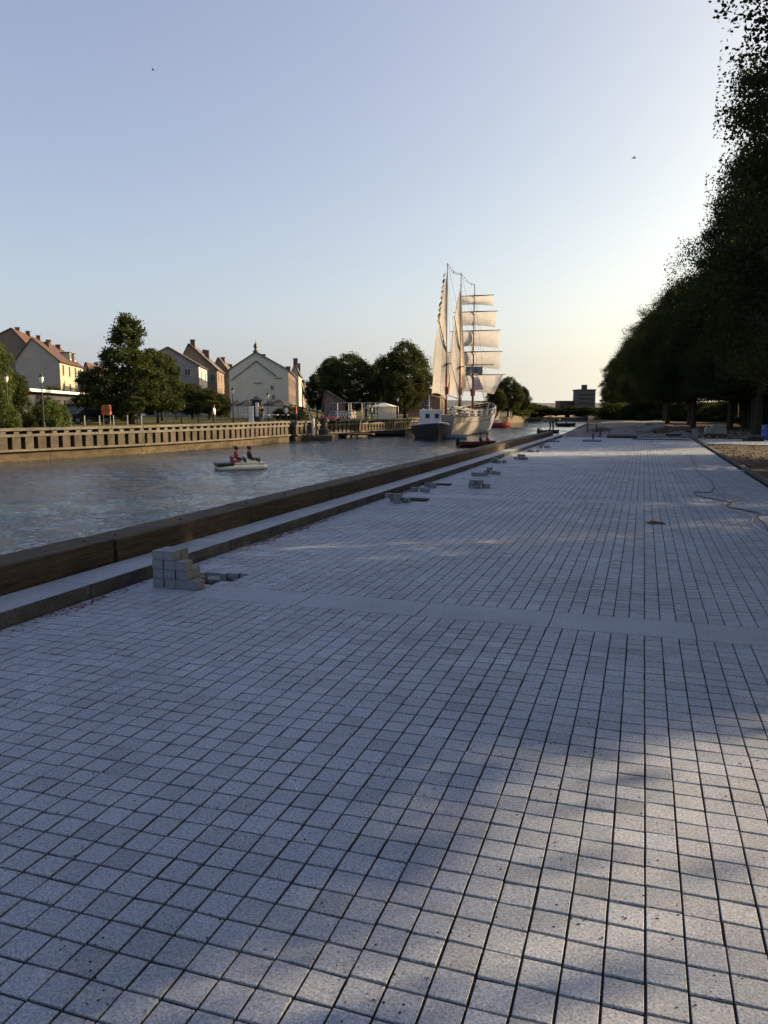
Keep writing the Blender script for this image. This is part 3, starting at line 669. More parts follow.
# ================================================================== HOUSES
def house(name, label, Lp, Ap, Bp, ze, zr, wall, roof, ridge_at=0.5, wins=None, gw=None, chim=(), dorm=(), wall2=None, z0=Z_L - .1, cat='house', over=0.25):
    """gable between Lp and Ap faces the river bend, facade Ap-Bp; each point is (px, depth)"""
    L0, A, B = [above(p[0], p[1], z0) for p in (Lp, Ap, Bp)]; Cc = L0 + (B - A)
    root = thing(name, label, cat, tuple((L0 + A) / 2)); org = root.location
    r0 = L0.lerp(A, ridge_at); r1 = Cc.lerp(B, ridge_at)
    def up_(p, z): return Vector((p.x, p.y, z))
    mb = MB(org)
    mb.add([L0, A, up_(A, ze), up_(r0, zr), up_(L0, ze)], [(0, 1, 2, 3, 4)])
    mb.add([Cc, B, up_(B, ze), up_(r1, zr), up_(Cc, ze)], [(4, 3, 2, 1, 0)])
    mb.quad(L0, Cc, up_(Cc, ze), up_(L0, ze))
    mb.build('wall', wall, root)
    MB(org).quad(A, B, up_(B, ze), up_(A, ze)).build('facade', wall2 or wall, root)
    ax = (B - A).normalized(); ga = (A - L0).normalized()
    e = over; mr = MB(org)
    for s0, s1, g in ((A, B, 1), (L0, Cc, -1)):
        rr0, rr1 = up_(r0, zr) - ax * e, up_(r1, zr) + ax * e
        dz = (zr - ze) / max(1e-3, (A - r0).length if g > 0 else (L0 - r0).length)
        q0 = up_(s0, ze - dz * e) + ga * (g * e) - ax * e; q1 = up_(s1, ze - dz * e) + ga * (g * e) + ax * e
        if g > 0: mr.slab(q0, q1, rr1, rr0, 0.16)
        else: mr.slab(q1, q0, rr0, rr1, 0.16)
    rf = mr.build('roof', roof, root)
    for f, s_, hgt in chim:     # f along ridge, s_ offset to the facade side (0..1), height above the ridge
        base = r0.lerp(r1, f).lerp(A.lerp(B, f), s_); zb = zr - (zr - ze) * s_
        mc = MB(org); mc.box((base.x, base.y, zb + hgt / 2 - .25), (0.7, 0.9, hgt + .5), math.atan2(ax.y, ax.x)); mc.box((base.x, base.y, zb + hgt + .04), (0.85, 1.05, 0.12), math.atan2(ax.y, ax.x))
        mc.build('chimney', 'brick', rf)
    nrm = Vector((ax.y, -ax.x, 0))
    if nrm.dot(A - L0) < 0: nrm = -nrm
    def window(c, dirv, nv, w_, h_):
        fr = MB(org); c = Vector(c)
        for sx in (-1, 1): fr.beam(c + dirv * (sx * w_ / 2) + nv * .03 - Vector((0, 0, h_ / 2)), c + dirv * (sx * w_ / 2) + nv * .03 + Vector((0, 0, h_ / 2)), .05, .05, nv)
        fr.beam(c - dirv * (w_ / 2 + .05) + nv * .035 + Vector((0, 0, h_ / 2)), c + dirv * (w_ / 2 + .05) + nv * .035 + Vector((0, 0, h_ / 2)), .05, .05)
        fr.beam(c - dirv * (w_ / 2 + .12) + nv * .07 - Vector((0, 0, h_ / 2)), c + dirv * (w_ / 2 + .12) + nv * .07 - Vector((0, 0, h_ / 2)), .2, .06)
        fr.beam(c - Vector((0, 0, h_ / 2)) + nv * .03, c + Vector((0, 0, h_ / 2)) + nv * .03, .06, .06, nv)
        o = fr.build('window', 'frame_dim', root)
        MB(org).add([c - dirv * w_ / 2 - Vector((0, 0, h_ / 2)) + nv * .012, c + dirv * w_ / 2 - Vector((0, 0, h_ / 2)) + nv * .012, c + dirv * w_ / 2 + Vector((0, 0, h_ / 2)) + nv * .012, c - dirv * w_ / 2 + Vector((0, 0, h_ / 2)) + nv * .012], [(0, 1, 2, 3)]).build('pane', 'glass_dark', o)
    if wins:
        nx, zs, w_, h_ = wins
        for z in zs:
            for i in range(nx):
                p = A.lerp(B, (i + .5) / nx); window((p.x, p.y, z), ax, nrm, w_, h_)
    gn = -ax
    if gw:
        for u, z, w_, h_ in gw:
            p = L0.lerp(A, u); window((p.x, p.y, z), ga, gn, w_, h_)
    for f in dorm:
        p = r0.lerp(r1, f).lerp(A.lerp(B, f), .72); zb = zr - (zr - ze) * .72; rz = math.atan2(nrm.y, nrm.x)
        md = MB(org); md.box((p.x, p.y, zb + .55), (1.6, 1.5, 1.5), rz); d_ = md.build('dormer', 'plaster_white', rf)
        mq = MB(org); mq.box((p.x, p.y, zb + 1.38), (1.9, 1.8, .14), rz); mq.build('dormer_roof', roof, root)
        c = p + nrm * .82; mg = MB(org); mg.box((c.x, c.y, zb + .6), (.05, .8, .95), rz); mg.build('dormer_pane', 'glass_dark', root)
    return root
house('terraced_house', 'yellow fronted house with plain grey gable, red tiled roof and dormers', (18, 150), (62, 150), (85, 172), 10.6, 14.9, 'plaster_grey', 'tile_red', .40, (4, (9.1, 5.6), 1.35, 2.0), None, [(.3, .25, .9), (.55, .05, .9), (.78, .2, 1.0)], [.58, .78], 'plaster_yellow')
house('terraced_house', 'taller house with dark grey gable and red roof behind the yellow fronted one', (-30, 172), (36, 172), (60, 200), 14.2, 19.0, 'brownwall', 'tile_red', .70, None, None, [(.2, .0, .7), (.5, .1, 1.2), (.9, .1, 1.2)])
house('terraced_house', 'small dim house with steep red roof right of the yellow front', (84, 168), (96, 166), (120, 190), 6.4, 10.4, 'brownwall', 'tile_red', .5, (3, (4.5,), .8, 1.4), [(.5, 8.0, .8, 1.0)], [(.3, .1, .8)])
house('terraced_house', 'house with pale small gable showing under red roofs', (84, 190), (92, 190), (110, 215), 10.0, 12.8, 'plaster_yellow', 'tile_red', .5, None, [(.5, 10.2, .8, 1.2)], [(.5, .1, .9)])
house('gabled_house', 'dark grey clad gable house with two small white attic windows', (137, 135), (200, 138), (208, 152), 9.2, 12.2, 'slate', 'tile_dark', .52, (2, (7.5, 4.5), .9, 1.5), [(.66, 8.4, 1.1, 1.3), (.82, 8.0, 1.0, 1.1), (.28, 8.2, 1.0, 1.2), (.5, 10.7, .6, .8)], [], [], 'plaster_cream')
house('tenement_house', 'ochre fronted tenement under a tall dark roof with chimneys', (178, 158), (218, 160), (226, 178), 9.6, 14.6, 'brownwall', 'tile_dark', .32, (3, (8.2, 5.2), .9, 1.6), [(.72, 7.8, 1.0, 1.6), (.9, 7.8, 1.0, 1.6), (.9, 4.6, 1.0, 1.6)], [(.1, .1, 1.4), (.4, .5, 1.7), (.7, .3, 1.2)])
house('tenement_house', 'brown tenement squeezed left of the cream gable', (212, 176), (231, 176), (240, 200), 9.5, 13.0, 'brownwall', 'tile_dark', .4, (3, (7.2, 4.2), .9, 1.6), [(.8, 7.4, .9, 1.5)], [(.2, .2, 1.0), (.6, .5, 1.0)])
hc = house('gabled_house', 'broad cream gable house with a little rooftop cupola behind the parasols', (230, 130), (289, 131), (296, 160), 8.0, 10.9, 'plaster_cream', 'tile_dark', .46, (5, (6.2, 3.4), .9, 1.5), [(.72, 5.2, .5, .6), (.74, 3.6, .5, .6)], [(.25, .1, .4), (.9, .75, 1.2)], [], 'brick')
o_ = hc.location
pk = above(257, 131.2, 10.9)
mb = MB(o_); mb.lathe((pk.x, pk.y, 10.7), [(.45, 0), (.45, .5), (.25, .6), (.22, 1.0), (.42, 1.1), (.3, 1.5), (.06, 1.8), (.03, 2.2)], 10); mb.build('cupola', 'dark_metal', hc)
A_ = above(231, 129.7, 0); B_ = above(289, 130.7, 0); P_ = above(258, 130.0, 0)
mb = MB(o_)
dv = (B_ - A_)
def gp(u, z, of=.12):
    p = above(230, 130, 0).lerp(above(289, 131, 0), u); n_ = Vector((-.0, -1, 0)); return Vector((p.x, p.y - of, z))
mb.beam(gp(.04, 6.3), gp(.47, 9.5), .14, .12); mb.beam(gp(.47, 9.5), gp(.80, 7.0), .14, .12); mb.beam(gp(.42, 5.9), gp(.56, 5.9), .1, .1); mb.beam(gp(.78, 6.7), gp(.9, 6.7), .1, .1)
mb.build('gable_moulding', 'tile_dark', hc)
house('terraced_house', 'narrow white house end with tall chimneys right of the cream gable', (292, 162), (299, 162), (302, 178), 9.0, 10.6, 'plaster_white', 'tile_dark', .5, (2, (7, 4), .9, 1.5), None, [(.1, .1, 1.5), (.6, .4, 1.4)])
house('terraced_house', 'last small brown house of the terrace before the trees', (299, 182), (303, 182), (308, 205), 6.0, 7.8, 'brownwall', 'tile_dark', .5, (2, (4.5,), .9, 1.5), None, [(.3, .2, 1.0)])
house('brick_house', 'low dark brick house under the wide crowned tree', (324, 106), (342, 106), (356, 122), 2.6, 4.0, 'brownwall', 'tile_dark', .1, (3, (1.8,), .8, 1.1), [(.5, 1.8, .8, 1.1)], [])
house('brick_house', 'reddish brown house half hidden behind the round tree and the ship', (408, 138), (440, 140), (446, 160), 4.2, 5.8, 'brick', 'tile_dark', .4, (2, (3,), .8, 1.3), [(.3, 2.8, .9, 1.2), (.6, 2.8, .9, 1.2)], [(.5, .1, .8)])
def block_building(name, label, x0, x1, d, dd, ztop, wall, floors, cols, roofbox=False):
    A, B = above(x0, d, -.1), above(x1, d, -.1); ax = (B - A).normalized(); bk = Vector((-ax.y, ax.x, 0)) * dd
    root = thing(name, label, 'building', tuple((A + B) / 2)); org = root.location
    MB(org).prism([A, B, B + bk, A + bk], -.1, ztop).build('wall', wall, root)
    MB(org).prism([A - ax * .4 - bk * .03, B + ax * .4 - bk * .03, B + ax * .4 + bk * 1.03, A - ax * .4 + bk * 1.03], ztop + .003, ztop + .5).build('roof', 'tile_dark', root)
    if roofbox: MB(org).prism([A.lerp(B, .35) + bk * .3, A.lerp(B, .6) + bk * .3, A.lerp(B, .6) + bk * .6, A.lerp(B, .35) + bk * .6], ztop + .503, ztop + 3).build('roof_cabin', 'dark_panel', root)
    W_ = (B - A).length
    for i in range(floors):
        z = ztop * (i + .55) / floors
        for j in range(cols):
            p = A.lerp(B, (j + .5) / cols) - bk.normalized() * .06
            q = W_ / cols * .28
            o = MB(org).box((p.x, p.y, z), (q * 2, .1, ztop / floors * .5), math.atan2(ax.y, ax.x)).build('window', 'glass_dark', root)
        pz = ztop * (i + .2) / floors
        MB(org).prism([A - bk.normalized() * .9, B - bk.normalized() * .9, B - bk.normalized() * .003, A - bk.normalized() * .003], pz, pz + .25).build('balcony_slab', 'concrete', root)
    return root
block_building('apartment_building', 'grey five storey block with balconies at the end of the river', 578, 595, 420, 12, 11.6, 'far_wall', 5, 5, True)
block_building('apartment_building', 'lower reddish brick block left of the grey five storey block', 560, 578, 430, 12, 5.6, 'far_brick', 2, 5)
block_building('office_building', 'pale low building with a bright base below the grey block', 577, 594, 330, 8, 2.4, 'plaster_white', 1, 4)
for i, (x, y, ln, h, wm) in enumerate([(52, 150, 40, 8, 'plaster_cream'), (60, 95, 35, 8, 'plaster_ochre')]):
    pr = thing('park_building', ['pale building glimpsed between the far trunks of the park', 'ochre building glimpsed between the nearer trunks of the park'][i], 'building', (x, y, 0)); org = pr.location
    MB(org).prism([(x, y - ln / 2), (x + 10, y - ln / 2), (x + 10, y + ln / 2), (x, y + ln / 2)], -.1, h).build('wall', wm, pr)
    MB(org).prism([(x - .4, y - ln / 2 - .4), (x + 10.4, y - ln / 2 - .4), (x + 10.4, y + ln / 2 + .4), (x - .4, y + ln / 2 + .4)], h + .003, h + .4).build('roof', 'tile_dark', pr)
    for k in range(8):
        for z in (2, 5):
            MB(org).box((x - .03, y - ln / 2 + (k + .5) * ln / 8, z), (.1, 1.1, 1.6)).build('window', 'glass_dark', pr)

kind(MB().prism([(-27.1, 196), (-11.5, 198), (-12.5, 210), (-27.1, 210)], -2.3, -.5).build('river_end_bank', 'soil'), 'structure')
# flat-roofed pavilion
pa, pb = above(10, 78, 0), above(104, 122, 0); ax = (pb - pa).normalized(); bk = Vector((-ax.y, ax.x, 0)) * 9
pv = thing('pavilion', 'long low dark pavilion with a thin pale flat roof edge', 'pavilion', (pa.x, pa.y, Z_L)); org = pv.location
MB(org).prism([pa, pb, pb + bk, pa + bk], Z_L - .2, 3.45).build('wall', 'dark_panel', pv)
MB(org).prism([pa - ax * .8 - bk * .1, pb + ax * .8 - bk * .1, pb + ax * .8 + bk, pa - ax * .8 + bk], 3.453, 3.75).build('roof', 'frame_white', pv)
for k in range(9):
    p = pa.lerp(pb, (k + .5) / 9) - bk * .008
    MB(org).box((p.x, p.y, 1.6), (3.0, .08, 2.2), math.atan2(ax.y, ax.x)).build('window', 'glass_dark', pv)

# bridge and hill
br = thing('river_bridge', 'low dark bridge closing the river in the distance', 'bridge', (-30, 205, Z_W)); org = br.location
MB(org).prism([(-75, 213), (20, 224), (20, 232), (-75, 221)], 0.2, 1.3).build('deck', 'dark_panel', br)
MB(org).prism([(-75, 212.9), (20, 223.9), (20, 224.1), (-75, 213.1)], 1.304, 2.0).build('parapet', 'black', br)
for x in (-27, -20, -13):
    MB(org).box((x, 221.5, -1.3), (1.2, 7, 2.98), .115).build('pier', 'concrete_dark', br)
v = []; f = []; NX = 60
for i in range(NX):
    x = -1700 + i * 40
    z = 14 + 18 * math.exp(-((i - 22) / 14) ** 2) + 5 * mn.noise((i * .3, 0, 0)) 
    v += [(x, 2300, -.2), (x, 2480, z), (x, 2900, -.2)]
for i in range(NX - 1):
    for k in range(2): f.append((i * 3 + k, i * 3 + 3 + k, i * 3 + 4 + k, i * 3 + 1 + k))
kind(MB().add(v, f).build('wooded_hill', 'hill', smooth=True), 'structure')

# ================================================================== STREET THINGS ON THE LEFT BANK
def lamp(px, d, top, label):
    z = CAMH + (409 - top) * d / FPX; p = above(px, d, Z_L); h = z - Z_L
    t_ = thing('street_lamp', label, 'street lamp', tuple(p), 'street lamps on the left bank')
    MB().tube([(0, 0, 0), (0, 0, .5), (0, 0, .55), (0, 0, h - .62)], [.09, .08, .05, .038], 10).build('pole', 'black', t_)
    MB().lathe((0, 0, h - .62), [(.05, 0), (.12, .12), (.15, .36), (.13, .40)], 10).build('lamp_glass', 'lamp_glass', t_)
    MB().lathe((0, 0, h - .215), [(.18, 0), (.16, .05), (.06, .16), (.03, .28)], 10).build('lamp_cap', 'black', t_)
lamp(43, 52, 374, 'tall street lamp standing before the grey gable on the left')
lamp(157, 76, 383, 'street lamp partly hidden at the foot of the large pointed tree')
lamp(233, 78, 388, 'street lamp with white glass left of the cream gable house')
lamp(268, 84, 393, 'street lamp in front of the middle of the cream gable house')
lamp(8, 56, 374, 'street lamp among sunlit leaves at the left photo edge')
lamp(398, 100, 397, 'thin street lamp beneath the tall round tree')

def car(px, d, rz, body, label, group='cars parked behind the lawn', L_=4.2, W_=1.75, H_=1.42):
    t_ = thing('parked_car', label, 'car', tuple(above(px, d, Z_L)), group, rz)
    prof = [(-L_ / 2, .35), (-L_ / 2, .8), (-L_ / 2 + .15, .92), (-L_ * .32, .95), (-L_ * .20, H_ - .06), (-.1, H_), (L_ * .18, H_ - .05), (L_ * .31, .95), (L_ / 2 - .12, .82), (L_ / 2, .6), (L_ / 2, .35)]
    n = len(prof); vs = []
    for s_ in (-1, 1):
        for x, z in prof: vs.append((x, s_ * W_ / 2 * (1 if z < 1 else .84), z))
    fs = [tuple(range(n)), tuple(range(2 * n - 1, n - 1, -1))] + [(i, i + n, (i + 1) % n + n, (i + 1) % n) for i in range(n)]
    MB().add(vs, fs).build('body', body, t_, bevel=.05)
    mw = MB()
    for s_ in (-1, 1):
        y = s_ * (W_ / 2 * .92 + .02)
        mw.add([(-L_ * .29, y + s_ * .05, .97), (L_ * .27, y + s_ * .05, .97), (L_ * .17, y - s_ * .03, H_ - .12), (-L_ * .18, y - s_ * .03, H_ - .12)], [(0, 1, 2, 3)])
    y = W_ / 2 * .8
    mw.add([(L_ * .325, -y, .97), (L_ * .325, y, .97), (L_ * .20, y * .95, H_ - .08), (L_ * .20, -y * .95, H_ - .08)], [(0, 1, 2, 3)])
    mw.add([(-L_ * .335, -y, .97), (-L_ * .335, y, .97), (-L_ * .22, y * .95, H_ - .1), (-L_ * .22, -y * .95, H_ - .1)], [(3, 2, 1, 0)])
    mw.build('side_glass', 'glass_dark', t_)
    for sx in (-1, 1):
        for s_ in (-1, 1):
            wh = MB().tube([(sx * L_ * .31, s_ * (W_ / 2 - .2), .32), (sx * L_ * .31, s_ * (W_ / 2 + .015), .32)], .32, 16).build('wheel', 'rubber', t_)
            MB().tube([(sx * L_ * .31, s_ * (W_ / 2 + .014), .32), (sx * L_ * .31, s_ * (W_ / 2 + .03), .32)], .19, 12).build('rim', 'steel', wh)
        for s_ in (-1, 1):
            MB().box((sx * (L_ / 2 + .005), s_ * .62, .72), (.04, .3, .14)).build('headlight' if sx > 0 else 'tail_light', 'lamp_glass' if sx > 0 else 'red', t_)
M['car_black'] = mat('black_car_paint', (.02, .022, .028), .25, .1, 1, spec=.6); M['car_white'] = mat('white_car_paint', (.7, .7, .7), .3, .05, 1); M['car_blue'] = mat('dark_blue_car_paint', (.03, .04, .07), .25, .1, 1)
car(76, 80, .6, 'car_blue', 'dark blue car parked left of the black car by the wall', H_=1.6)
car(91, 76, .75, 'car_black', 'black car parked left of the orange panel')
car(120, 108, .8, 'car_white', 'white car in the pair right of the orange panel, left one')
car(128, 110, .9, 'car_white', 'white car in the pair right of the orange panel, right one')
car(68, 90, .5, 'car_white', 'white car mostly hidden by the sunlit green bush')

t_ = thing('sign_panel', 'bright orange rounded panel on thin posts by the quay', 'sign', tuple(above(106.5, 70, Z_L)))
mb = MB(); pts = [(-.45, .95), (-.35, .85), (.38, .85), (.46, .95), (.46, 1.65), (.36, 1.78), (-.30, 1.78), (-.45, 1.6), (-.45, 1.42), (-.62, 1.36), (-.45, 1.26)]
n = len(pts); mb.add([(x, -.12, z) for x, z in pts] + [(x, .12, z) for x, z in pts], [tuple(range(n)), tuple(range(2 * n - 1, n - 1, -1))] + [(i, (i + 1) % n, (i + 1) % n + n, i + n) for i in range(n)]); mb.build('panel', 'orange', t_)
mb = MB(); mb.box((0, -.135, 1.3), (.05, .02, .84)); mb.box((0, -.137, 1.32), (.86, .02, .04)); mb.build('panel_strips', 'darkred', t_)
for x in (-.36, .36): MB().tube([(x, 0, 0), (x, 0, .9)], .03, 8).build('post', 'steel', t_)

# white and grey bollards / rail posts along the lawn
px0 = [70, 84, 99, 113, 127, 141, 166, 174, 189, 203, 222]
wh = ['below the sunlit bush', 'in front of the dark blue car', 'at the bonnet of the black car', 'right of the orange panel', 'in front of the white cars', 'left of the large tree foot', 'left of the second round-headed tree', 'under the second round-headed tree', 'between the round-headed trees', 'under the fourth round-headed tree', 'left of the tall lamp']
for i, px in enumerate(px0):
    p = above(px, 66 + i * .8, Z_L)
    tag(MB(p).tube([(p.x, p.y, Z_L - .1), (p.x, p.y, Z_L + .85)], .045, 8).build('railing_post', 'steel' if i < 6 else 'dark_metal'), 'thin metal post on the lawn, ' + wh[i], 'post', 'thin metal posts on the lawn')

# parasols and terrace
def parasol(px, d, r_, label, m='parasol', h=2.5):
    p = above(px, d, Z_L); t_ = thing('parasol', label, 'parasol', tuple(p), 'terrace parasols')
    MB().tube([(0, 0, 0), (0, 0, h)], .035, 8).build('pole', 'dark_metal', t_)
    MB().lathe((0, 0, h - .75), [(r_, 0), (r_ * .97, .06), (r_ * .5, .45), (.05, .8)], 8).build('canopy', m, t_)
    MB().lathe((0, 0, 0), [(.3, 0), (.28, .08), (.05, .1)], 12).build('base', 'dark_metal', t_)
for px, d, r_, l_ in ((248, 96, 1.7, 'dark parasol left of the poster column'), (280, 94, 2.0, 'wide dark parasol below the right half of the cream gable'), (238, 100, 1.5, 'dark parasol behind the tall lamp'), (272, 102, 1.6, 'dark parasol half behind the lamp in front of the gable')):
    parasol(px, d, r_, l_)
p = above(256.5, 86, Z_L); t_ = thing('poster_column', 'dark advertising column with a pale strip beside the parasols', 'advertising column', tuple(p))
MB().lathe((0, 0, 0), [(.62, 0), (.62, .2), (.55, .22), (.55, 2.3)], 18).build('drum', 'dark_panel', t_)
MB().lathe((0, 0, 2.303), [(.72, 0), (.72, .12), (.3, .3), (.05, .5)], 18).build('column_cap', 'dark_metal', t_)
MB().box((.35, -.55, 1.35), (.35, .04, 1.5)).build('poster', 'frame_white', t_)
p = above(251, 84, Z_L); tag(MB(p).box((p.x, p.y, Z_L + .85), (.5, .2, 1.7)).box((p.x, p.y, Z_L + .03), (.7, .5, .06)).build('notice_board', 'frame_white', bevel=.02), 'narrow white notice board left of the poster column', 'notice board')

# ------------------------------------------------------------------ people
def person(loc, rz, pose, mats, label, group=None, s=1.0, hair=True):
    """one skinned body; mats = (top, legs)"""
    if pose == 'stand':
        J = {'pel': (0, 0, .95), 'ch': (0, 0, 1.28), 'nk': (0, .0, 1.48), 'hd0': (0, -.01, 1.56), 'hd1': (0, -.02, 1.70),
             'sl': (-.17, 0, 1.42), 'el': (-.22, .02, 1.14), 'hl': (-.2, -.10, .88), 'sr': (.17, 0, 1.42), 'er': (.24, .03, 1.15), 'hr': (.22, -.06, .90),
             'kl': (-.10, -.01, .50), 'al': (-.11, .02, .08), 'tl': (-.12, -.14, .03), 'kr': (.10, -.03, .50), 'ar': (.12, .02, .08), 'tr': (.13, -.14, .03)}
    elif pose == 'sit':
        J = {'pel': (0, 0, .12), 'ch': (0, .02, .42), 'nk': (0, .02, .62), 'hd0': (0, .0, .70), 'hd1': (0, -.02, .84),
             'sl': (-.17, .02, .56), 'el': (-.24, -.05, .32), 'hl': (-.16, -.28, .28), 'sr': (.17, .02, .56), 'er': (.24, -.05, .32), 'hr': (.16, -.28, .28),
             'kl': (-.13, -.42, .24), 'al': (-.13, -.62, -.08), 'tl': (-.13, -.74, -.04), 'kr': (.13, -.42, .24), 'ar': (.13, -.60, -.08), 'tr': (.13, -.72, -.04)}
    RD = {'pel': .15, 'ch': .16, 'nk': .06, 'hd0': .085, 'hd1': .095, 'sl': .07, 'el': .045, 'hl': .035, 'sr': .07, 'er': .045, 'hr': .035, 'kl': .065, 'al': .045, 'tl': .035, 'kr': .065, 'ar': .045, 'tr': .035}
    E_ = [('pel', 'ch', 0), ('ch', 'nk', 0), ('nk', 'hd0', 2), ('hd0', 'hd1', 2), ('ch', 'sl', 0), ('sl', 'el', 0), ('el', 'hl', 2), ('ch', 'sr', 0), ('sr', 'er', 0), ('er', 'hr', 2), ('pel', 'kl', 1), ('kl', 'al', 1), ('al', 'tl', 3), ('pel', 'kr', 1), ('kr', 'ar', 1), ('ar', 'tr', 3)]
    ks = list(J); me = bpy.data.meshes.new('p'); me.from_pydata([J[k] for k in ks], [(ks.index(a), ks.index(b)) for a, b, _ in E_], []); me.update()
    tmp = bpy.data.objects.new('p', me); COL.objects.link(tmp)
    tmp.modifiers.new('s', 'SKIN'); tmp.modifiers.new('d', 'SUBSURF').levels = 1
    for i, k in enumerate(ks):
        sv = me.skin_vertices[0].data[i]; sv.radius = (RD[k], RD[k] * (.72 if k in ('ch', 'pel') else 1)); sv.use_root = (k == 'pel')
    dg = bpy.context.evaluated_depsgraph_get(); nm = bpy.data.meshes.new_from_object(tmp.evaluated_get(dg)); bpy.data.objects.remove(tmp)
    for q in (mats[0], mats[1], 'skin', 'black'): nm.materials.append(M[q])
    segs = [(Vector(J[a]), Vector(J[b]), mi) for a, b, mi in E_]
    for pl in nm.polygons:
        c = pl.center; best = (9, 0)
        for a, b, mi in segs:
            t_ = max(0, min(1, (c - a).dot(b - a) / (b - a).length_squared)); d = (c - (a + (b - a) * t_)).length
            if d < best[0]: best = (d, mi)
        pl.material_index = best[1]; pl.use_smooth = True
    root = bpy.data.objects.new('person', nm); COL.objects.link(root); root.location = loc; root.rotation_euler = (0, 0, rz); root.scale = (s, s, s)
    tag(root, label, 'person', group)
    h = Vector(J['hd1'])
    if hair: MB().blob((h.x, h.y + .025, h.z + .02), (.105, .11, .115), .05, 12, 8).build('hair', 'hair', root, smooth=True)
    return root
ppl = [(214, 70, 'cloth_white', 'cloth_dark', 'person in a white shirt standing on the lawn left of the tall lamp'),
       (262, 82, 'cloth_dark', 'cloth_blue', 'person in dark clothes standing near the poster column'),
       (291, 86, 'cloth_dark', 'cloth_dark', 'dark dressed person standing right of the wide parasol'),
       (296, 84, 'cloth_red', 'cloth_dark', 'person in a red top standing right of the wide parasol'),
       (366, 92, 'cloth_dark', 'cloth_dark', 'dark dressed person by the white pergola posts'),
       (372, 94, 'cloth_white', 'cloth_blue', 'person in a white top beside the marquee'),
       (286, 88, 'cloth_white', 'cloth_dark', 'person in a white top under the edge of the wide parasol')]
for px, d, a, b, l_ in ppl: person(above(px, d, Z_L), random.uniform(0, 6), 'stand', (a, b), l_, 'people on the left bank')
# terrace tables
for i, (px, d) in enumerate([(243, 92), (266, 90), (275, 92), (285, 90)]):
    p = above(px, d, Z_L); t_ = thing('terrace_table', 'small round table on the terrace, ' + ['left of the poster column', 'right of the poster column', 'under the wide dark parasol', 'right of the wide dark parasol'][i], 'table', tuple(p), 'terrace tables')
    MB().lathe((0, 0, .70), [(.45, 0), (.45, .04)], 14).build('tabletop', 'frame_white', t_)
    MB().tube([(0, 0, 0), (0, 0, .70)], .035, 8).build('leg', 'dark_metal', t_)

# ------------------------------------------------------------------ moored dark work platform with white post
p = on(309, 440, Z_W); t_ = thing('work_platform', 'dark moored work platform with a steel frame and white post', 'work boat', (p.x, p.y, Z_W))
MB().box((0, 0, .15), (5.2, 3.2, .7), .2).build('pontoon', 'concrete_dark', t_, bevel=.05)
MB().box((.6, -1.7, .05), (3.2, .25, .5), .2).build('fender_beam', 'pile', t_)
mb = MB()
for a, b in (((-1.9, -.9, .5), (-.6, 0, 3.2)), ((.9, -.9, .5), (-.3, 0, 3.4)), ((-1.9, .9, .5), (-.6, .2, 3.2)), ((.9, .9, .5), (-.3, .2, 3.4)), ((-1.4, -.5, 1.6), (.5, -.5, 1.7)), ((-2.2, 0, 1.0), (1.9, 0, 2.1)), ((-1.0, 0, 3.2), (1.7, .1, 2.5)), ((1.3, -.4, .5), (1.9, -.3, 2.3))): mb.tube([a, b], .07, 8)
mb.build('frame', 'black', t_)
MB().tube([(.9, -1.0, .5), (.9, -1.0, 2.1)], .13, 12).build('white_post', 'white', t_)
MB().box((-.9, .2, 1.0), (1.7, 1.5, 1.0), .2).build('machine_housing', 'black', t_, bevel=.08)
mb = MB(); mb.lathe((1.4, .5, .5), [(.55, 0), (.55, .5), (.3, .6), (.3, 1.2), (.5, 1.3), (.5, 1.5)], 12); mb.build('winch', 'dark_metal', t_)
MB().box((-2.0, -.8, .9), (.5, .5, .8), .1).build('crate', 'brick', t_)
p = on(345, 438, Z_W); t_ = thing('landing_stage', 'low wooden landing stage below the slotted wall', 'landing stage', (p.x, p.y, Z_W))
MB().box((0, 0, .42), (6.0, 1.8, .16), .15).build('deck', 'pile', t_)
for x in (-2.8, -.9, .9, 2.8): MB().tube([(x, -.6 + x * .15, -.8), (x, -.6 + x * .15, .40)], .12, 8).build('pile_post', 'pile', t_)
p = at(330, 424, 79); mb = MB(p)
g = []; NXx, NYy = 12, 7
for j in range(NYy):
    for i in range(NXx):
        u, v_ = i / (NXx - 1), j / (NYy - 1); g.append((p.x - .9 + 1.8 * u, p.y - .6 + 1.2 * v_, 0.52 + .42 * math.sin(math.pi * v_) * (1 - .5 * u) + .10 * math.sin(9 * u + 3 * v_)))
mb.add(g, [(j * NXx + i, j * NXx + i + 1, (j + 1) * NXx + i + 1, (j + 1) * NXx + i) for j in range(NYy - 1) for i in range(NXx - 1)])
o = mb.build('tarpaulin', 'red', smooth=True); o.modifiers.new('s', 'SOLIDIFY').thickness = .04
tag(o, 'crumpled red tarpaulin lying over the quay wall edge', 'tarpaulin')
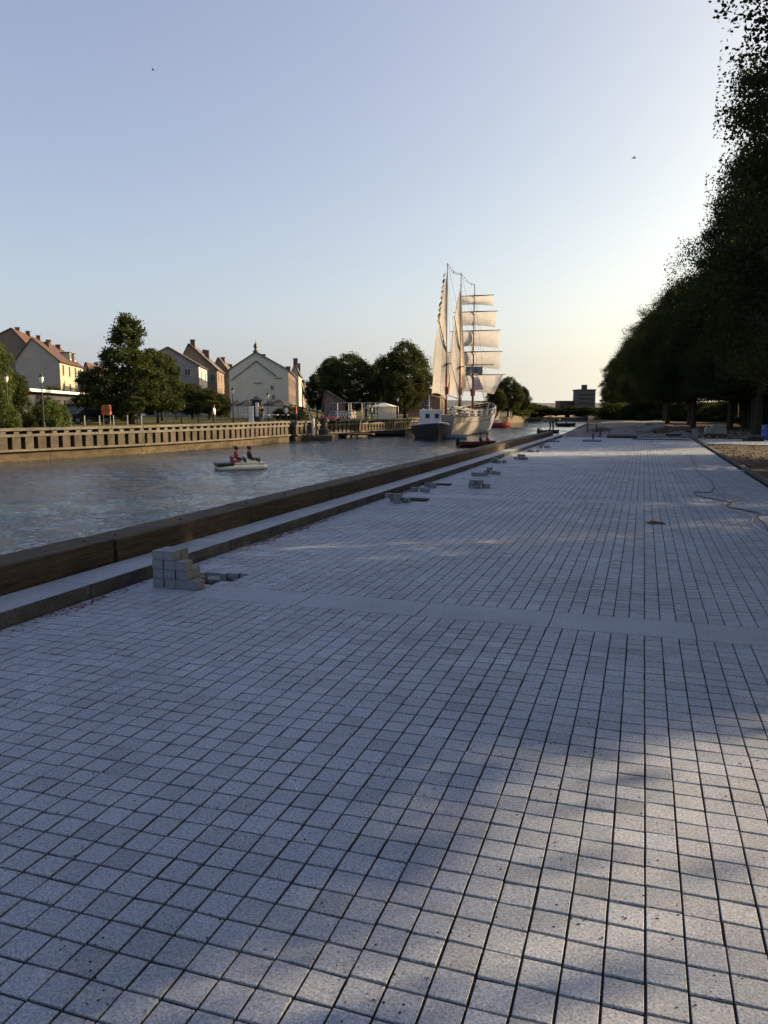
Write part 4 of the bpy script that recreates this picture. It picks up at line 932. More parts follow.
# white arches
for i, px in enumerate((334.5, 340, 345.5, 350)):
    p = above(px, 84 + i * .8, Z_L + .15); mb = MB(p)
    for r_ in (.75, .5): mb.tube([p + Vector((math.cos(a) * r_, .1, max(0, math.sin(a) * r_ + .25))) for a in [math.pi * (k / 12 * 1.16 - .08) for k in range(13)]], .045, 6)
    tag(mb.build('metal_arch', 'steel', smooth=True), 'pale round metal arch on the quay, %s from the red tarpaulin' % ords[i], 'metal arch', 'pale metal arches on the quay')
t_ = thing('pergola', 'pale open post and beam frame left of the marquee', 'pergola', tuple(above(358, 92, Z_L)))
for i in range(7):
    MB().tube([(-2.6 + i * .85, (i % 2) * 1.5, 0), (-2.6 + i * .85, (i % 2) * 1.5, 2.1)], .05, 6).build('post', 'steel', t_)
MB().beam((-2.7, 0, 2.13), (2.7, 0, 2.13), .06, .06).beam((-2.7, 1.5, 2.13), (2.7, 1.5, 2.13), .06, .06).build('beam', 'steel', t_)
def marquee(px, d, w_, dp, h0, h1, label, rz=0):
    t_ = thing('marquee', label, 'marquee', tuple(above(px, d, Z_L)), None, rz)
    a, b = w_ / 2, dp / 2
    MB().add([(-a, -b, h0), (a, -b, h0), (a, b, h0), (-a, b, h0), (-a * .1, 0, h1), (a * .1, 0, h1)], [(0, 1, 5, 4), (1, 2, 5), (2, 3, 4, 5), (3, 0, 4)]).build('roof', 'tent', t_)
    MB().box((0, b - .05, h0 / 2), (w_ * .8, .04, h0)).build('back_sheet', 'tent', t_)
    for x in (-a, a):
        for y in (-b, b): MB().tube([(x, y, 0), (x, y, h0)], .04, 6).build('post', 'steel', t_)
    return t_
marquee(384, 96, 2.9, 2.5, 1.7, 2.15, 'white flat marquee left of the tall round tree')
marquee(504, 150, 2.6, 2.4, 1.6, 2.9, 'small white peaked tent on the far bank right of the ship')
marquee(494, 152, 1.8, 2.0, 1.5, 2.2, 'low reddish tent left of the small white peaked tent').children[0].data.materials[0] = M['red']

# ================================================================== SHIP
stern = above(439, 83, Z_W); bow = above(487, 113, Z_W); axis = (bow - stern).normalized(); Ls = (bow - stern).length
ship = thing('sailing_ship', 'white hulled three masted sailing ship with cream sails set and flag lines', 'sailing ship', tuple(stern))
ship.rotation_euler = (0, 0, math.atan2(axis.y, axis.x))      # local +x runs forward to the bow, +y to port
SP, CP = math.sin(PITCH), math.cos(PITCH); FH = Vector((-math.sin(YAW), math.cos(YAW), 0))
def elev(py):
    t_ = (512 - py) / FPX; return (t_ * CP - SP) / (CP + t_ * SP)      # height gained per metre of level distance
def zz(py, hd): return CAMH + hd * elev(py) - Z_W
def mast_x(px, py):      # where the centre line crosses the sight line of that pixel
    r = FH + RT * ((px - 384) / FPX * (CP - elev(py) * SP))
    det = axis.x * (-r.y) + axis.y * r.x
    x = (-stern.x * (-r.y) - stern.y * r.x) / det
    return x, (stern + axis * x).dot(FH)
def hull(L_, B_, z_bow, z_mid, z_st, draft=.5, n=16, m=9, bowrake=1.2):
    v = []; f = []
    for i in range(n + 1):
        t_ = i / n; x = t_ * L_
        hb = B_ / 2 * min(1, (math.sin(min(1, t_ / .38) * math.pi / 2)) ** .75) * (1 - .35 * max(0, (t_ - .75) / .25) ** 2)
        hb = max(hb, .04)
        zt = z_bow * (1 - t_) ** 2 + z_mid * 2 * t_ * (1 - t_) + z_st * t_ ** 2
        for j in range(-m, m + 1):
            s_ = j / m; a = abs(s_); q = min(1, a * 1.0)
            y = math.copysign(hb * (q ** .45), s_) if s_ else 0
            z = -draft + (zt + draft) * (q ** 1.8)
            xx = x - bowrake * (1 - t_) ** 3 * (z + draft) / (zt + draft)
            v.append((xx, y, z))
    k = 2 * m + 1
    for i in range(n):
        for j in range(k - 1): f.append((i * k + j, i * k + j + 1, (i + 1) * k + j + 1, (i + 1) * k + j))
    f.append(tuple(range(n * k, (n + 1) * k)))
    return v, f, k
v, f, k = hull(Ls, 5.4, 3.2, 1.6, 2.3)
v = [(Ls - x, -y, z) for x, y, z in v]
hl = MB().add(v, f).build('hull', ['hull_white', 'hull_blue', 'hull_dark'], ship, smooth=False)
for p_ in hl.data.polygons:
    if p_.center.z < .12: p_.material_index = 2
    elif p_.center.y < -0.05 and p_.center.x > 12 and p_.center.z < 1.9: p_.material_index = 1
dk = [(v[i * k][0], v[i * k][1] * .96, v[i * k][2] - .55) for i in range(17)] + [(v[i * k + k - 1][0], v[i * k + k - 1][1] * .96, v[i * k + k - 1][2] - .55) for i in range(16, -1, -1)]
MB().add(dk, [tuple(range(len(dk)))]).build('deck', 'pile', ship)
mb = MB(); mb.tube([Vector(v[i * k]) + Vector((0, 0, .05)) for i in range(17)], .07, 6); mb.tube([Vector(v[i * k + k - 1]) + Vector((0, 0, .05)) for i in range(17)], .07, 6); mb.build('rail', 'spar', ship)
for s_ in (0, k - 1):
    mb = MB()
    for i in range(17):
        q = Vector(v[i * k + s_]); mb.tube([q, q + Vector((0, 0, .75))], .03, 5)
    mb.tube([Vector(v[i * k + s_]) + Vector((0, 0, .75)) for i in range(17)], .03, 5); mb.tube([Vector(v[i * k + s_]) + Vector((0, 0, .4)) for i in range(17)], .015, 4)
    mb.build('deck_railing', 'white', ship)
# deck houses
for x, w_, ln, h_, m_ in ((3.0, 2.2, 2.6, 1.2, 'hull_white'), (10, 2.4, 4, 1.2, 'pile'), (18, 2.2, 3.2, 1.3, 'hull_white')):
    dh = MB().box((x, 0, 1.2 + h_ / 2), (ln, w_, h_)).build('deck_house', m_, ship, bevel=.05)
    for j in (-1, 1):
        for q in range(3): MB().box((x + (q - 1) * ln * .28, j * (w_ / 2 + .01), 1.3 + h_ * .55), (.35, .03, .3)).build('porthole', 'glass_dark', dh)
MB().add([(7.0, -1.9, 3.0), (7.0, 1.7, 3.0), (10.2, 1.7, 3.0), (10.2, -1.9, 3.0), (7.0, 0, 3.3), (10.2, 0, 3.3)], [(0, 1, 4), (3, 5, 2), (0, 4, 5, 3), (4, 1, 2, 5)]).build('awning', 'tent', ship)
mpos = []
for px, tp in ((447.5, 263), (461.2, 273), (474.5, 284)):
    x, d = mast_x(px, tp); zt = zz(tp, d); mpos.append((x, d, zt, px))
    MB().tube([(x, 0, .8), (x, 0, zt * .42), (x, 0, zt * .42 + .1), (x, 0, zt)], [.16, .13, .09, .04], 10).build('mast', ['spar'], ship, smooth=True)
    MB().tube([(x, 0, .85), (x, 0, zt * .36)], [.18, .155], 10).build('mast_band', 'varnish', ship, smooth=True)
    MB().box((x, 0, zt * .425), (.5, 1.1, .08)).build('crosstree', 'spar', ship)
    MB().box((x, 0, zt * .27), (.35, .55, .8)).build('winch_box', 'varnish', ship)
fx, fd = mpos[2][0], mpos[2][1]
def patch_sail(corner, bulge, nu=14, nv=12, foot_=.05):
    a, b, c, d = map(Vector, corner); g = []; ff = []
    for j in range(nv + 1):
        v_ = j / nv
        for i in range(nu + 1):
            u = i / nu; p_ = a.lerp(b, u).lerp(d.lerp(c, u), v_)
            foot = foot_ * (c - d).length * math.sin(math.pi * u) * v_
            w_ = .12 * math.sin(9 * u + 2 * v_) * math.sin(math.pi * v_)
            p_ = p_ + Vector(bulge) * (math.sin(math.pi * u) ** .8 * math.sin(math.pi * min(1, v_ * .85 + .08)) + w_) + Vector((0, 0, foot))
            g.append(p_)
    for j in range(nv):
        for i in range(nu): q = j * (nu + 1) + i; ff.append((q, q + 1, q + nu + 2, q + nu + 1))
    return g, ff
for (y0, y1, w0, w1, sh) in ((296, 306, 17, 17, .3), (312, 327, 22, 20, .2), (331, 348, 25, 23.5, .2), (352, 369, 29, 27, 0), (375, 393, 32, 22, 0)):
    s_ = fd / FPX; z0, z1 = zz(y0, fd), zz(y1, fd); o_y = -sh * 1.2
    MB().tube([(fx - .25, -w0 * s_ + o_y, z0), (fx - .25, o_y, z0), (fx - .25, w0 * s_ + o_y, z0)], [.04, .08, .04], 8).build('yard', 'spar', ship)
    g, ff = patch_sail([(fx - .25, -w0 * s_ * .93 + o_y, z0 - .05), (fx - .25, w0 * s_ * .93 + o_y, z0 - .05), (fx - .25, w1 * s_ * .97 + o_y, z1 + .1), (fx - .25, -w1 * s_ * .97 + o_y, z1 - .15)], (.4, 0, 0), foot_=.04)
    MB().add(g, ff).build('square_sail', 'sail_sq', ship, smooth=True)
# gaff sails swung a little to port; a is a pixel shift to the left at that mast
vr = (RT - axis * RT.dot(axis)); 
port = Vector((-axis.y, axis.x, 0)); ra, rp = RT.dot(axis), RT.dot(port)
def aft(n_m, shift_px, d):     # local offset n_m metres aft whose pixel shift is shift_px to the left
    want = -shift_px * d / FPX; y = (want + n_m * ra) / rp
    return Vector((-n_m, y, 0))
for i in (0, 1):
    x, d, zt, px = mpos[i]; bl = 6.0 if i == 0 else 5.4
    tb = aft(bl, 17.5 if i == 0 else 14, d); tg = aft(3.6, 10.5 if i == 0 else 8.5, d)
    base = Vector((x - .2, 0, 0)); V = lambda o, z: Vector((x + o.x, o.y, z))
    g, ff = patch_sail([(x - .2, 0, zz(351, d)), V(tg, zz(322, d)), V(tb, zz(395, d)), (x - .2, 0, zz(398, d))], (0, .55, 0))
    MB().add(g, ff).build('gaff_sail', 'sail', ship, smooth=True)
    MB().tube([(x - .15, 0, zz(399, d)), V(tb * 1.04, zz(396.2, d))], [.08, .05], 8).build('boom', 'spar', ship)
    MB().tube([(x - .15, 0, zz(352, d)), V(tg * 1.04, zz(319.5, d))], [.07, .045], 8).build('gaff', 'spar', ship)
    g, ff = patch_sail([(x - .12, 0, zz((278, 291)[i], d)), (x - .3, 0, zz((278, 291)[i], d)), V(tg, zz(323, d)), (x - .12, 0, zz(347, d))], (0, .35, 0))
    MB().add(g, ff).build('topsail', 'sail', ship, smooth=True)
def stay_sail(i, pt, pb, py0, py1, pl):     # hangs forward of mast i, foot between pixel columns
    x, d, zt, px = mpos[i]; o1 = aft(-3.2, -pb, d - 0); o2 = aft(-.5, -pl, d)
    g, ff = patch_sail([(x + .15, 0, zz(py0, d)), (x + .35, 0, zz(py0, d)), (x + o1.x, o1.y, zz(py1, d)), (x + o2.x, o2.y, zz(py1, d))], (0, .3, 0))
    MB().add(g, ff).build('staysail', 'sail_brown', ship, smooth=True)
M['sail_brown'] = cloth_mat('sail_tan', (.50, .40, .30), .3)
stay_sail(1, 0, 8.5, 300, 388, 2); stay_sail(0, 0, 6, 345, 392, 1); stay_sail(2, 0, 3, 330, 392, -4)
MB().tube([(Ls - .6, 0, 2.9), (Ls + 2.8, 0, 3.9)], [.13, .06], 8).build('bowsprit', 'spar', ship)
mb = MB(); T0, T1, T2 = [(m_[0], 0, m_[2]) for m_ in mpos]
def ln(a, b, r=.014): mb.tube([a, b], r, 4, False)
ln(T2, (Ls + 2.7, 0, 3.85)); ln((fx, 0, T2[2] * .75), (Ls + 1.5, 0, 3.5)); ln((fx, 0, T2[2] * .45), (Ls, 0, 3.1)); ln(T1, (fx, 0, T2[2] * .7)); ln(T0, (T1[0], 0, T1[2] * .7)); ln(T0, (0, 0, 2.2))
for x, d, z, px in mpos:
    for j in (-1, 1):
        for q in (-.6, 0, .6): ln((x + q, j * 2.3, 1.6), (x, j * .5, z * .425))
        ln((x, j * .5, z * .425), (x, 0, z * .93)); ln((x - 1.3, j * 2.3, 1.5), (x, 0, z * .95))
    for h in range(7):
        t_ = (h + 1) / 9
        for j in (-1, 1):
            a0 = Vector((x - .6, j * 2.3, 1.6)).lerp(Vector((x, j * .5, z * .425)), t_); a1 = Vector((x + .6, j * 2.3, 1.6)).lerp(Vector((x, j * .5, z * .425)), t_); ln(a0, a1, .009)
mb.build('rigging', 'spar', ship)
MB().tube([T0, tuple((Vector(T0) + Vector(T1)) / 2 - Vector((0, 0, .4))), T1, tuple((Vector(T1) + Vector(T2)) / 2 - Vector((0, 0, .35))), T2], .012, 5).build('flag_line', 'spar', ship)
def flags(a, b, n_, sag, sz=.26):
    a, b = Vector(a), Vector(b)
    for i in range(n_):
        t_ = (i + .5) / n_; p_ = a.lerp(b, t_) - Vector((0, 0, sag * 4 * t_ * (1 - t_)))
        s2 = sz * random.uniform(.7, 1.2); o2 = random.uniform(-.1, .4)
        MB().add([p_, p_ + Vector((.05, -.25 * s2, -.08)), p_ + Vector((.05, o2 * s2, -s2 * 1.1)), p_ + Vector((0, .35 * s2, -s2 * .5))], [(0, 1, 2, 3)]).build('pennant', ['pennant_cloth', 'spar', 'pennant_cloth', 'cloth_blue'][i % 4], ship)
flags(T0, T1, 8, .36); flags(T1, T2, 7, .3)
x0, d0, zt0, _ = mpos[0]; tg = aft(3.6, 10.5, d0)
flags((x0 - .3, .2, zt0 - .8), (x0 + tg.x, tg.y, zz(325, d0)), 9, .0, .5)
MB().box((fx - .3, -.9, zz(365, fd)), (.06, 3.6, .1)).build('spreader', 'spar', ship)
g, ff = patch_sail([(fx - .6, -1.3, zz(367, fd)), (fx - .6, .9, zz(367, fd)), (fx - .6, .9, zz(375, fd)), (fx - .6, -1.3, zz(375, fd))], (0.1, 0, 0)); MB().add(g, ff).build('banner', 'banner_cloth', ship)
M['flag_lilac'] = cloth_mat('flag_lilac', (.42, .36, .45)); g, ff = patch_sail([(fx - 1, -.3, zz(377, fd)), (fx - 1, -.8, zz(377, fd)), (fx - 1, -1.6, zz(390, fd)), (fx - 1, -.3, zz(391, fd))], (-.1, 0, 0)); MB().add(g, ff).build('flag', 'flag_lilac', ship)
rs = ship.rotation_euler.to_matrix()
rg = random.Random(8)
for i in range(16):
    x, y = rg.uniform(1.0, Ls - 5), rg.choice((-1, 1)) * rg.uniform(.9, 1.9); h_ = rg.uniform(.6, 1.3)
    if i % 3 == 0: MB().lathe((x, y, 1.3), [(.24, 0), (.30, h_ * .4), (.24, h_ * .8)], 10).build('deck_barrel', rg.choice(['spar', 'pile', 'hull_white']), ship)
    else: MB().box((x, y, 1.3 + h_ / 2), (rg.uniform(.5, 1.3), rg.uniform(.4, .9), h_), rg.uniform(-.2, .2)).build('deck_chest', rg.choice(['pile', 'spar', 'hull_white', 'cloth_dark', 'concrete']), ship, bevel=.03)
for i in range(5):
    MB().tube([Vector((3 + i * 4.2, -2.66 + .02 * i, 2.45)) + Vector((.26 * math.cos(a), 0, .26 * math.sin(a))) for a in [k_ * math.pi / 6 for k_ in range(13)]], .06, 6, False).build('lifebuoy', 'white', ship)
spots_ = ['near the stern rail', 'at the after deckhouse', 'by the mizzen mast', 'amidships at the rail', 'under the awning', 'beside the main mast', 'forward of the main mast', 'near the foremast']
for i, (x, y, m_) in enumerate([(1.4, -1.2, 'cloth_white'), (2.2, 1.4, 'cloth_dark'), (5.2, -1.7, 'cloth_white'), (7.6, -1.9, 'cloth_red'), (8.8, -1.0, 'cloth_dark'), (12.6, -1.8, 'cloth_white'), (14.4, -1.9, 'cloth_dark'), (16.2, -1.5, 'cloth_white')]):
    person(stern + rs @ Vector((x, y, 1.45)), i * 1.7, 'stand', (m_, 'cloth_dark'), 'person in a %s top on the ship deck %s' % ({'cloth_white': 'white', 'cloth_dark': 'dark', 'cloth_red': 'red'}[m_], spots_[i]), 'people on the ship deck')

# harbour tug left of the ship
pt = on(437, 440, Z_W); tug = thing('tug_boat', 'dark hulled boat with white wheelhouse and blue band left of the ship', 'boat', tuple(pt), None, math.atan2(axis.y, axis.x) + .38)
v, f, k = hull(9, 3.4, 1.65, 1.1, 1.3, .4, 12, 7, .5)
MB().add(v, f).build('hull', 'hull_dark', tug, smooth=False)
dk = [(v[i * k][0] + .1, v[i * k][1] * .96, v[i * k][2] - .2) for i in range(13)] + [(v[i * k + k - 1][0] + .1, v[i * k + k - 1][1] * .96, v[i * k + k - 1][2] - .2) for i in range(12, -1, -1)]
MB().add(dk, [tuple(range(len(dk)))]).build('deck', 'steel', tug)
wh_ = MB().box((4.6, 0, 2.1), (2.6, 1.9, 1.7)).build('wheelhouse', 'white', tug, bevel=.06)
for y in (-.48, .48): MB().box((3.27, y, 2.3), (.05, .42, .45)).build('pane', 'glass_dark', wh_)
MB().box((3.2, 0, 1.42), (.5, 2.3, .36)).build('blue_band', 'blue', tug)
MB().tube([(5.4, 0, 2.9), (5.4, 0, 4.4)], .05, 6).build('mast', 'white', tug)
mb = MB()
for s_ in (0, k - 1): mb.tube([Vector(v[i * k + s_]) + Vector((0, 0, .04)) for i in range(13)], .09, 6)
mb.build('rubbing_strake', 'steel', tug)

# ------------------------------------------------------------------ small boats
def small_hull(L_, W_, H_, m, parent, rz=0, nose=.35):
    v = []; f = []; n = 10; c = 9
    for i in range(n + 1):
        t_ = i / n; hb = W_ / 2 * (1 - max(0, (t_ - (1 - nose)) / nose) ** 2 * .9); zt = H_ * (1 + .35 * max(0, t_ - .6) ** 1.5 * 2)
        x = -L_ / 2 + t_ * L_
        for y, z in ((-hb * .0, -.1), (-hb * .6, -.08), (-hb, H_ * .45), (-hb, zt), (-hb * .82, zt), (-hb * .78, H_ * .55), (hb * .78, H_ * .55), (hb * .82, zt), (hb, zt), (hb, H_ * .45), (hb * .6, -.08)):
            v.append((x, y, z))
    c = 11
    for i in range(n):
        for j in range(c): f.append((i * c + j, i * c + (j + 1) % c, (i + 1) * c + (j + 1) % c, (i + 1) * c + j))
    f.append(tuple(range(c))); f.append(tuple(range(n * c, (n + 1) * c)))
    return MB().add(v, f).build('hull', m, parent, bevel=0.0)
# pedal boat with three people
p = on(241, 469, Z_W); pb_ = thing('pedal_boat', 'cream and dark green pedal boat crossing the near water', 'pedal boat', (p.x, p.y, Z_W), None, R(-18 + 18))
pr_ = math.atan2(RT.y, RT.x) + .35; pb_.rotation_euler = (0, 0, pr_)
for s_ in (-.48, .48):
    v = []; f = []; n = 12
    for i in range(n + 1):
        t_ = i / n; x = -1.25 + 2.5 * t_; q = .21 * (1 - abs(2 * t_ - 1) ** 4 * .75); zt = .27 + .10 * max(0, t_ - .5)
        for a in range(10):
            an = 2 * math.pi * a / 10; v.append((x, s_ + q * math.cos(an), .08 + (zt - .05) * .75 * math.sin(an) * (q / .21) ** .5 + .02))
    for i in range(n):
        for j in range(10): f.append((i * 10 + j, i * 10 + (j + 1) % 10, (i + 1) * 10 + (j + 1) % 10, (i + 1) * 10 + j))
    f.append(tuple(range(10))); f.append(tuple(range(n * 10, n * 10 + 10)))
    MB().add(v, f).build('float', 'cream_boat', pb_, smooth=True)
MB().box((.35, 0, .31), (1.5, 1.15, .09)).build('deck', 'cream_boat', pb_, bevel=.03)
MB().box((-.85, 0, .26), (.85, 1.28, .2)).build('stern_platform', 'green_dark', pb_, bevel=.05)
for x, m_ in ((-.25, 'red'), (.42, 'cream_boat')):
    for s_ in (-.28, .28):
        st = MB().box((x, s_, .38), (.36, .40, .10)).box((x - .2, s_, .52), (.07, .40, .28)).build('seat', m_, pb_, bevel=.03)
MB().tube([(.98, 0, .36), (.92, 0, .62)], .025, 8).build('steering_lever', 'dark_metal', pb_)
rm = Matrix.Rotation(pr_, 3, 'Z')
for (x, y, face, m_, l_) in ((-.24, -.26, 1, 'cloth_red', 'person in a red life vest seated at the left end of the pedal boat'), (.42, -.26, 1, 'cloth_dark', 'dark dressed person seated in the middle of the pedal boat'), (.46, .30, 1, 'cloth_dark', 'dark haired person seated at the far side of the pedal boat'), (-.20, .28, 1, 'cloth_dark', 'person half hidden behind the one in the red life vest')):
    q = Vector((p.x, p.y, Z_W)) + rm @ Vector((x, y, .36)); person(q, pr_ + math.pi / 2, 'sit', (m_, 'cloth_dark'), l_, 'people on the pedal boat', .82)
# dark red boat with two people
def boat_with(px, py, L_, W_, H_, hm, name, label, rz, who, cat='boat'):
    p = on(px, py, Z_W); b = thing(name, label, cat, (p.x, p.y, Z_W), None, rz); small_hull(L_, W_, H_, hm, b)
    MB().box((-L_ * .12, 0, H_ * .75), (.35, W_ * .78, .06)).build('bench', 'pile', b); MB().box((L_ * .16, 0, H_ * .75), (.35, W_ * .78, .06)).build('bench', 'pile', b)
    MB().box((-L_ / 2 - .1, 0, H_ * .9), (.25, .3, .6)).build('outboard_motor', 'black', b, bevel=.03)
    m_ = Matrix.Rotation(rz, 3, 'Z')
    for x, y, pose, mt, l_ in who: person(p + m_ @ Vector((x, y, H_ * (.62 if pose == 'sit' else .56))), rz + math.pi / 2, pose, mt, l_, None, .9)
    return b
rzv = math.atan2(RT.y, RT.x)
boat_with(477, 447, 3.0, 1.3, .42, 'darkred', 'motor_boat', 'dark red open boat with two people in front of the ship', rzv + .15, [(.25, -.1, 'sit', ('cloth_dark', 'cloth_dark'), 'left person sitting in the dark red boat'), (.85, .1, 'sit', ('cloth_red', 'cloth_dark'), 'right person sitting in the dark red boat')])
boat_with(456, 439, 2.2, 1.1, .42, 'hull_blue', 'dinghy', 'small grey blue dinghy at the waterline of the ship', rzv - .2, [])
rb = boat_with(549, 433, 2.8, 1.2, .35, 'hull_dark', 'rowing_boat', 'dark boat with a round pale hoop and two standing people near the quay end', rzv + .3, [(.15, 0, 'stand', ('cloth_dark', 'cloth_dark'), 'left person standing in the boat with the hoop'), (.55, 0, 'stand', ('cloth_dark', 'cloth_dark'), 'right person standing in the boat with the hoop')])
mb = MB(); mb.tube([(-.55 + .75 * math.cos(a), 0, .95 + .72 * math.sin(a)) for a in [2 * math.pi * k_ / 20 for k_ in range(21)]], .04, 6, False); mb.build('hoop', 'hose_pale', rb)
boat_with(566, 426.5, 3.2, 1.4, .55, 'hull_dark', 'motor_boat', 'small dark boat far out on the bright water', rzv, [(0, 0, 'sit', ('cloth_dark', 'cloth_dark'), 'person sitting in the small far dark boat')])
rbt = boat_with(493, 427.5, 5.5, 1.8, .75, 'red', 'motor_boat', 'red and white boat moored behind the bow of the ship', rzv - .1, [])
MB().box((.3, 0, .95), (1.6, 1.2, .7)).build('cabin', 'white', rbt, bevel=.06)
boat_with(383, 436, 5.0, 1.6, .6, 'hull_dark', 'motor_boat', 'dark boat moored under the far end of the slotted wall', rzv + .2, [])
p = on(543, 421.5, Z_W); t_ = thing('floating_jetty', 'low brown jetty reaching into the bright far water', 'jetty', (p.x - 3, p.y, Z_W)); MB().box((0, 0, .5), (14, 2.2, .35)).build('deck', 'pile', t_)
for x in (-5, 0, 5): MB().tube([(x, -.8, -1), (x, -.8, .33)], .15, 8).build('pile_post', 'pile', t_)

# ================================================================== PROMENADE DETAILS
def block(loc_, rz, label, group, d=(.111, .114, .081), tilt=None):
    o = MB().box((0, 0, d[2] / 2), d).build('paving_block', 'block', bevel=.003); o.location = loc_; o.rotation_euler = (tilt[0] if tilt else 0, tilt[1] if tilt else 0, rz)
    return tag(o, label, 'paving block', group)
G1 = 'grey paving blocks stacked by the pit'
rd = random.Random(3)
# stack: columns along x starting at the kerb; rows of height
sx0, sy0, hb = -4.10, 5.97, .084
cols_ = [(0, 0, 4), (1, 0, 4), (0, 1, 4), (1, 1, 4), (2, 0, 3), (2, 1, 2), (3, 0, 1)]
rowsn = ['bottom', 'second', 'third', 'top']
cn = ['left front', 'middle front', 'left back', 'middle back', 'right front', 'right back', 'outermost right', 'outermost back']
for ci, (i, j, n_) in enumerate(cols_):
    for q in range(n_):
        top_ = 'topmost' if q == n_ - 1 else rowsn[q] + ' layer'
        block((sx0 + i * .117 + rd.uniform(-.006, .006), sy0 + j * .124 + rd.uniform(-.006, .006), .003 + q * hb), rd.uniform(-.06, .06) + (.0), 'grey block of the near stack, %s one of the %s column' % (top_, cn[ci]), G1)
block((-3.80, 6.36, -.06), .5, 'single grey block lying in the open pit', G1, tilt=(.1, .06))
block((-3.99, 6.42, -.065), 1.1, 'half sunk grey block at the back of the open pit', G1, (.118, .08, .07), tilt=(-.1, .1))
piles = [(388, 503, 5, 'against the kerb, nearest heap after the pit'), (412, 492.5, 3, 'on the reddish litter by the kerb'), (429, 487, 2, 'small pair at the kerb'), (470, 488, 5, 'in the open away from the kerb'), (487, 487.5, 1, 'alone right of the open heap'), (473, 476, 3, 'at the kerb behind the open heap'), (487, 474, 4, 'scattered beside the kerb'),
         (494, 463, 4, 'halfway along the kerb'), (517, 459.5, 5, 'loose heap beyond halfway'), (529, 452, 3, 'upright group near the far kerb'), (541, 448, 4, 'second group from the far kerb end'), (552, 442, 4, 'last heap near the kerb end')]
for px, py, n_, l_ in piles:
    c = on(px, py, 0)
    if c.x < -4.3: c.x = -4.28
    pts_ = []
    for q in range(n_):
        lay = 1 if (q >= 3 and n_ > 3) else 0
        block((c.x + (q % 3) * .15 + rd.uniform(-.03, .03) + (.05 if lay else 0), c.y + (0 if lay else rd.uniform(-.2, .25)), lay * .084 + .003), rd.uniform(0, 1.5), 'grey loose paving block in the group %s' % l_, 'loose blocks ' + l_, tilt=None)
for px, py, s_ in ((411, 501, 1.0),):
    c = on(px, py, 0); tag(MB(c).beam(c + Vector((-.28, -.03, .02)), c + Vector((.28, .05, .02)), .10, .03).beam(c + Vector((-.22, .12, .03)), c + Vector((.3, .1, .03)), .06, .03).build('wood_offcut', 'timber'), 'dark wooden offcuts lying flat near the kerb', 'wood offcut')
c = on(444, 485.5, 0); tag(MB(c).beam(c + Vector((-.45, -.02, .02)), c + Vector((.15, .05, .02)), .08, .04).build('wood_offcut', 'timber'), 'thin dark stick left of the open block heap', 'wood offcut')

# litter and crumbs
def crumbs(name, pts_, szr, m, flat=.5):
    mb = MB()
    for x, y, z in pts_:
        s_ = random.uniform(*szr); a = random.uniform(0, 3); t_ = [(s_, 0, 0), (0, s_ * .8, 0), (-s_ * .9, .1 * s_, 0), (0, -s_, 0)]
        t_ = [(x + u * math.cos(a) - w2 * math.sin(a), y + u * math.sin(a) + w2 * math.cos(a), z) for u, w2, _ in t_]
        mb.add(t_ + [(x, y, z + s_ * flat)], [(0, 1, 4), (1, 2, 4), (2, 3, 4), (3, 0, 4), (3, 2, 1, 0)])
    return kind(mb.build(name, m), 'stuff')
pp = []
for i in range(1900):
    cx_, cy_ = random.uniform(-4.2, 2.4), random.uniform(.8, 14) ** 1.0
    for q in range(random.choice((1, 1, 2, 4, 7))): pp.append((cx_ + random.gauss(0, .05), cy_ + random.gauss(0, .05), .001))
crumbs('dirt_crumbs', pp, (.002, .006), 'joint')
pp = [(-4.37 + abs(random.gauss(0, .07)), y_, .002) for y_ in np.concatenate([RNG.uniform(3, 46, 500), RNG.normal(9.3, .8, 420), RNG.normal(14.3, .5, 250), RNG.normal(5.2, .3, 90)])]
crumbs('leaf_litter', pp, (.006, .02), 'leaf_litter', .25)
pp = [(random.gauss(-3.85, .16), random.gauss(6.36, .12), -.055) for _ in range(160)]
crumbs('pit_rubble', pp, (.006, .022), 'wet', .7)
c = on(655, 523, 0); mb = MB((c.x, c.y, 0)); mb.blob((c.x, c.y, -.004), (.13, .17, .022), .3, 22, 8, .002)
tag(mb.build('dirt_heap', 'leaf_litter'), 'small flat heap of dark dirt on the paving', 'dirt heap')

pp = [(random.uniform(-4.6, 9), 46.8 + abs(random.gauss(0, 9)), .01) for _ in range(900)]
crumbs('rubble', pp, (.03, .13), 'sand', .6)
pp = [(2.85 + abs(random.gauss(0, 3.2)), random.uniform(12, 60), -.02) for _ in range(1600)]
crumbs('soil_clods', pp, (.015, .07), 'soil', .6)
# hoses
def hose(pxs, r_, m, name, label, cat):
    P_ = [on(a, b, 0) for a, b in pxs]; out = []
    for i in range(len(P_) - 1):
        p0 = P_[max(i - 1, 0)]; p1 = P_[i]; p2 = P_[i + 1]; p3 = P_[min(i + 2, len(P_) - 1)]
        for t_ in [k_ / 6 for k_ in range(6)]:
            out.append(.5 * ((2 * p1) + (p2 - p0) * t_ + (2 * p0 - 5 * p1 + 4 * p2 - p3) * t_ ** 2 + (3 * p1 - p0 - 3 * p2 + p3) * t_ ** 3))
    out = [Vector((q.x, q.y, r_ + .003)) for q in out]; tag(MB().tube(out, r_, 8).build(name, m, smooth=True), label, cat)
hose([(690, 456), (694, 463), (697, 466), (696, 470), (703, 476), (712, 482), (713, 490), (708, 493), (694, 492.5), (700, 497), (716, 500), (731, 503), (727, 507), (745, 511), (759, 514), (757, 518), (764, 524), (768, 532), (774, 540)], .008, 'rubber', 'hose', 'black hose snaking along the right side of the paving', 'hose')
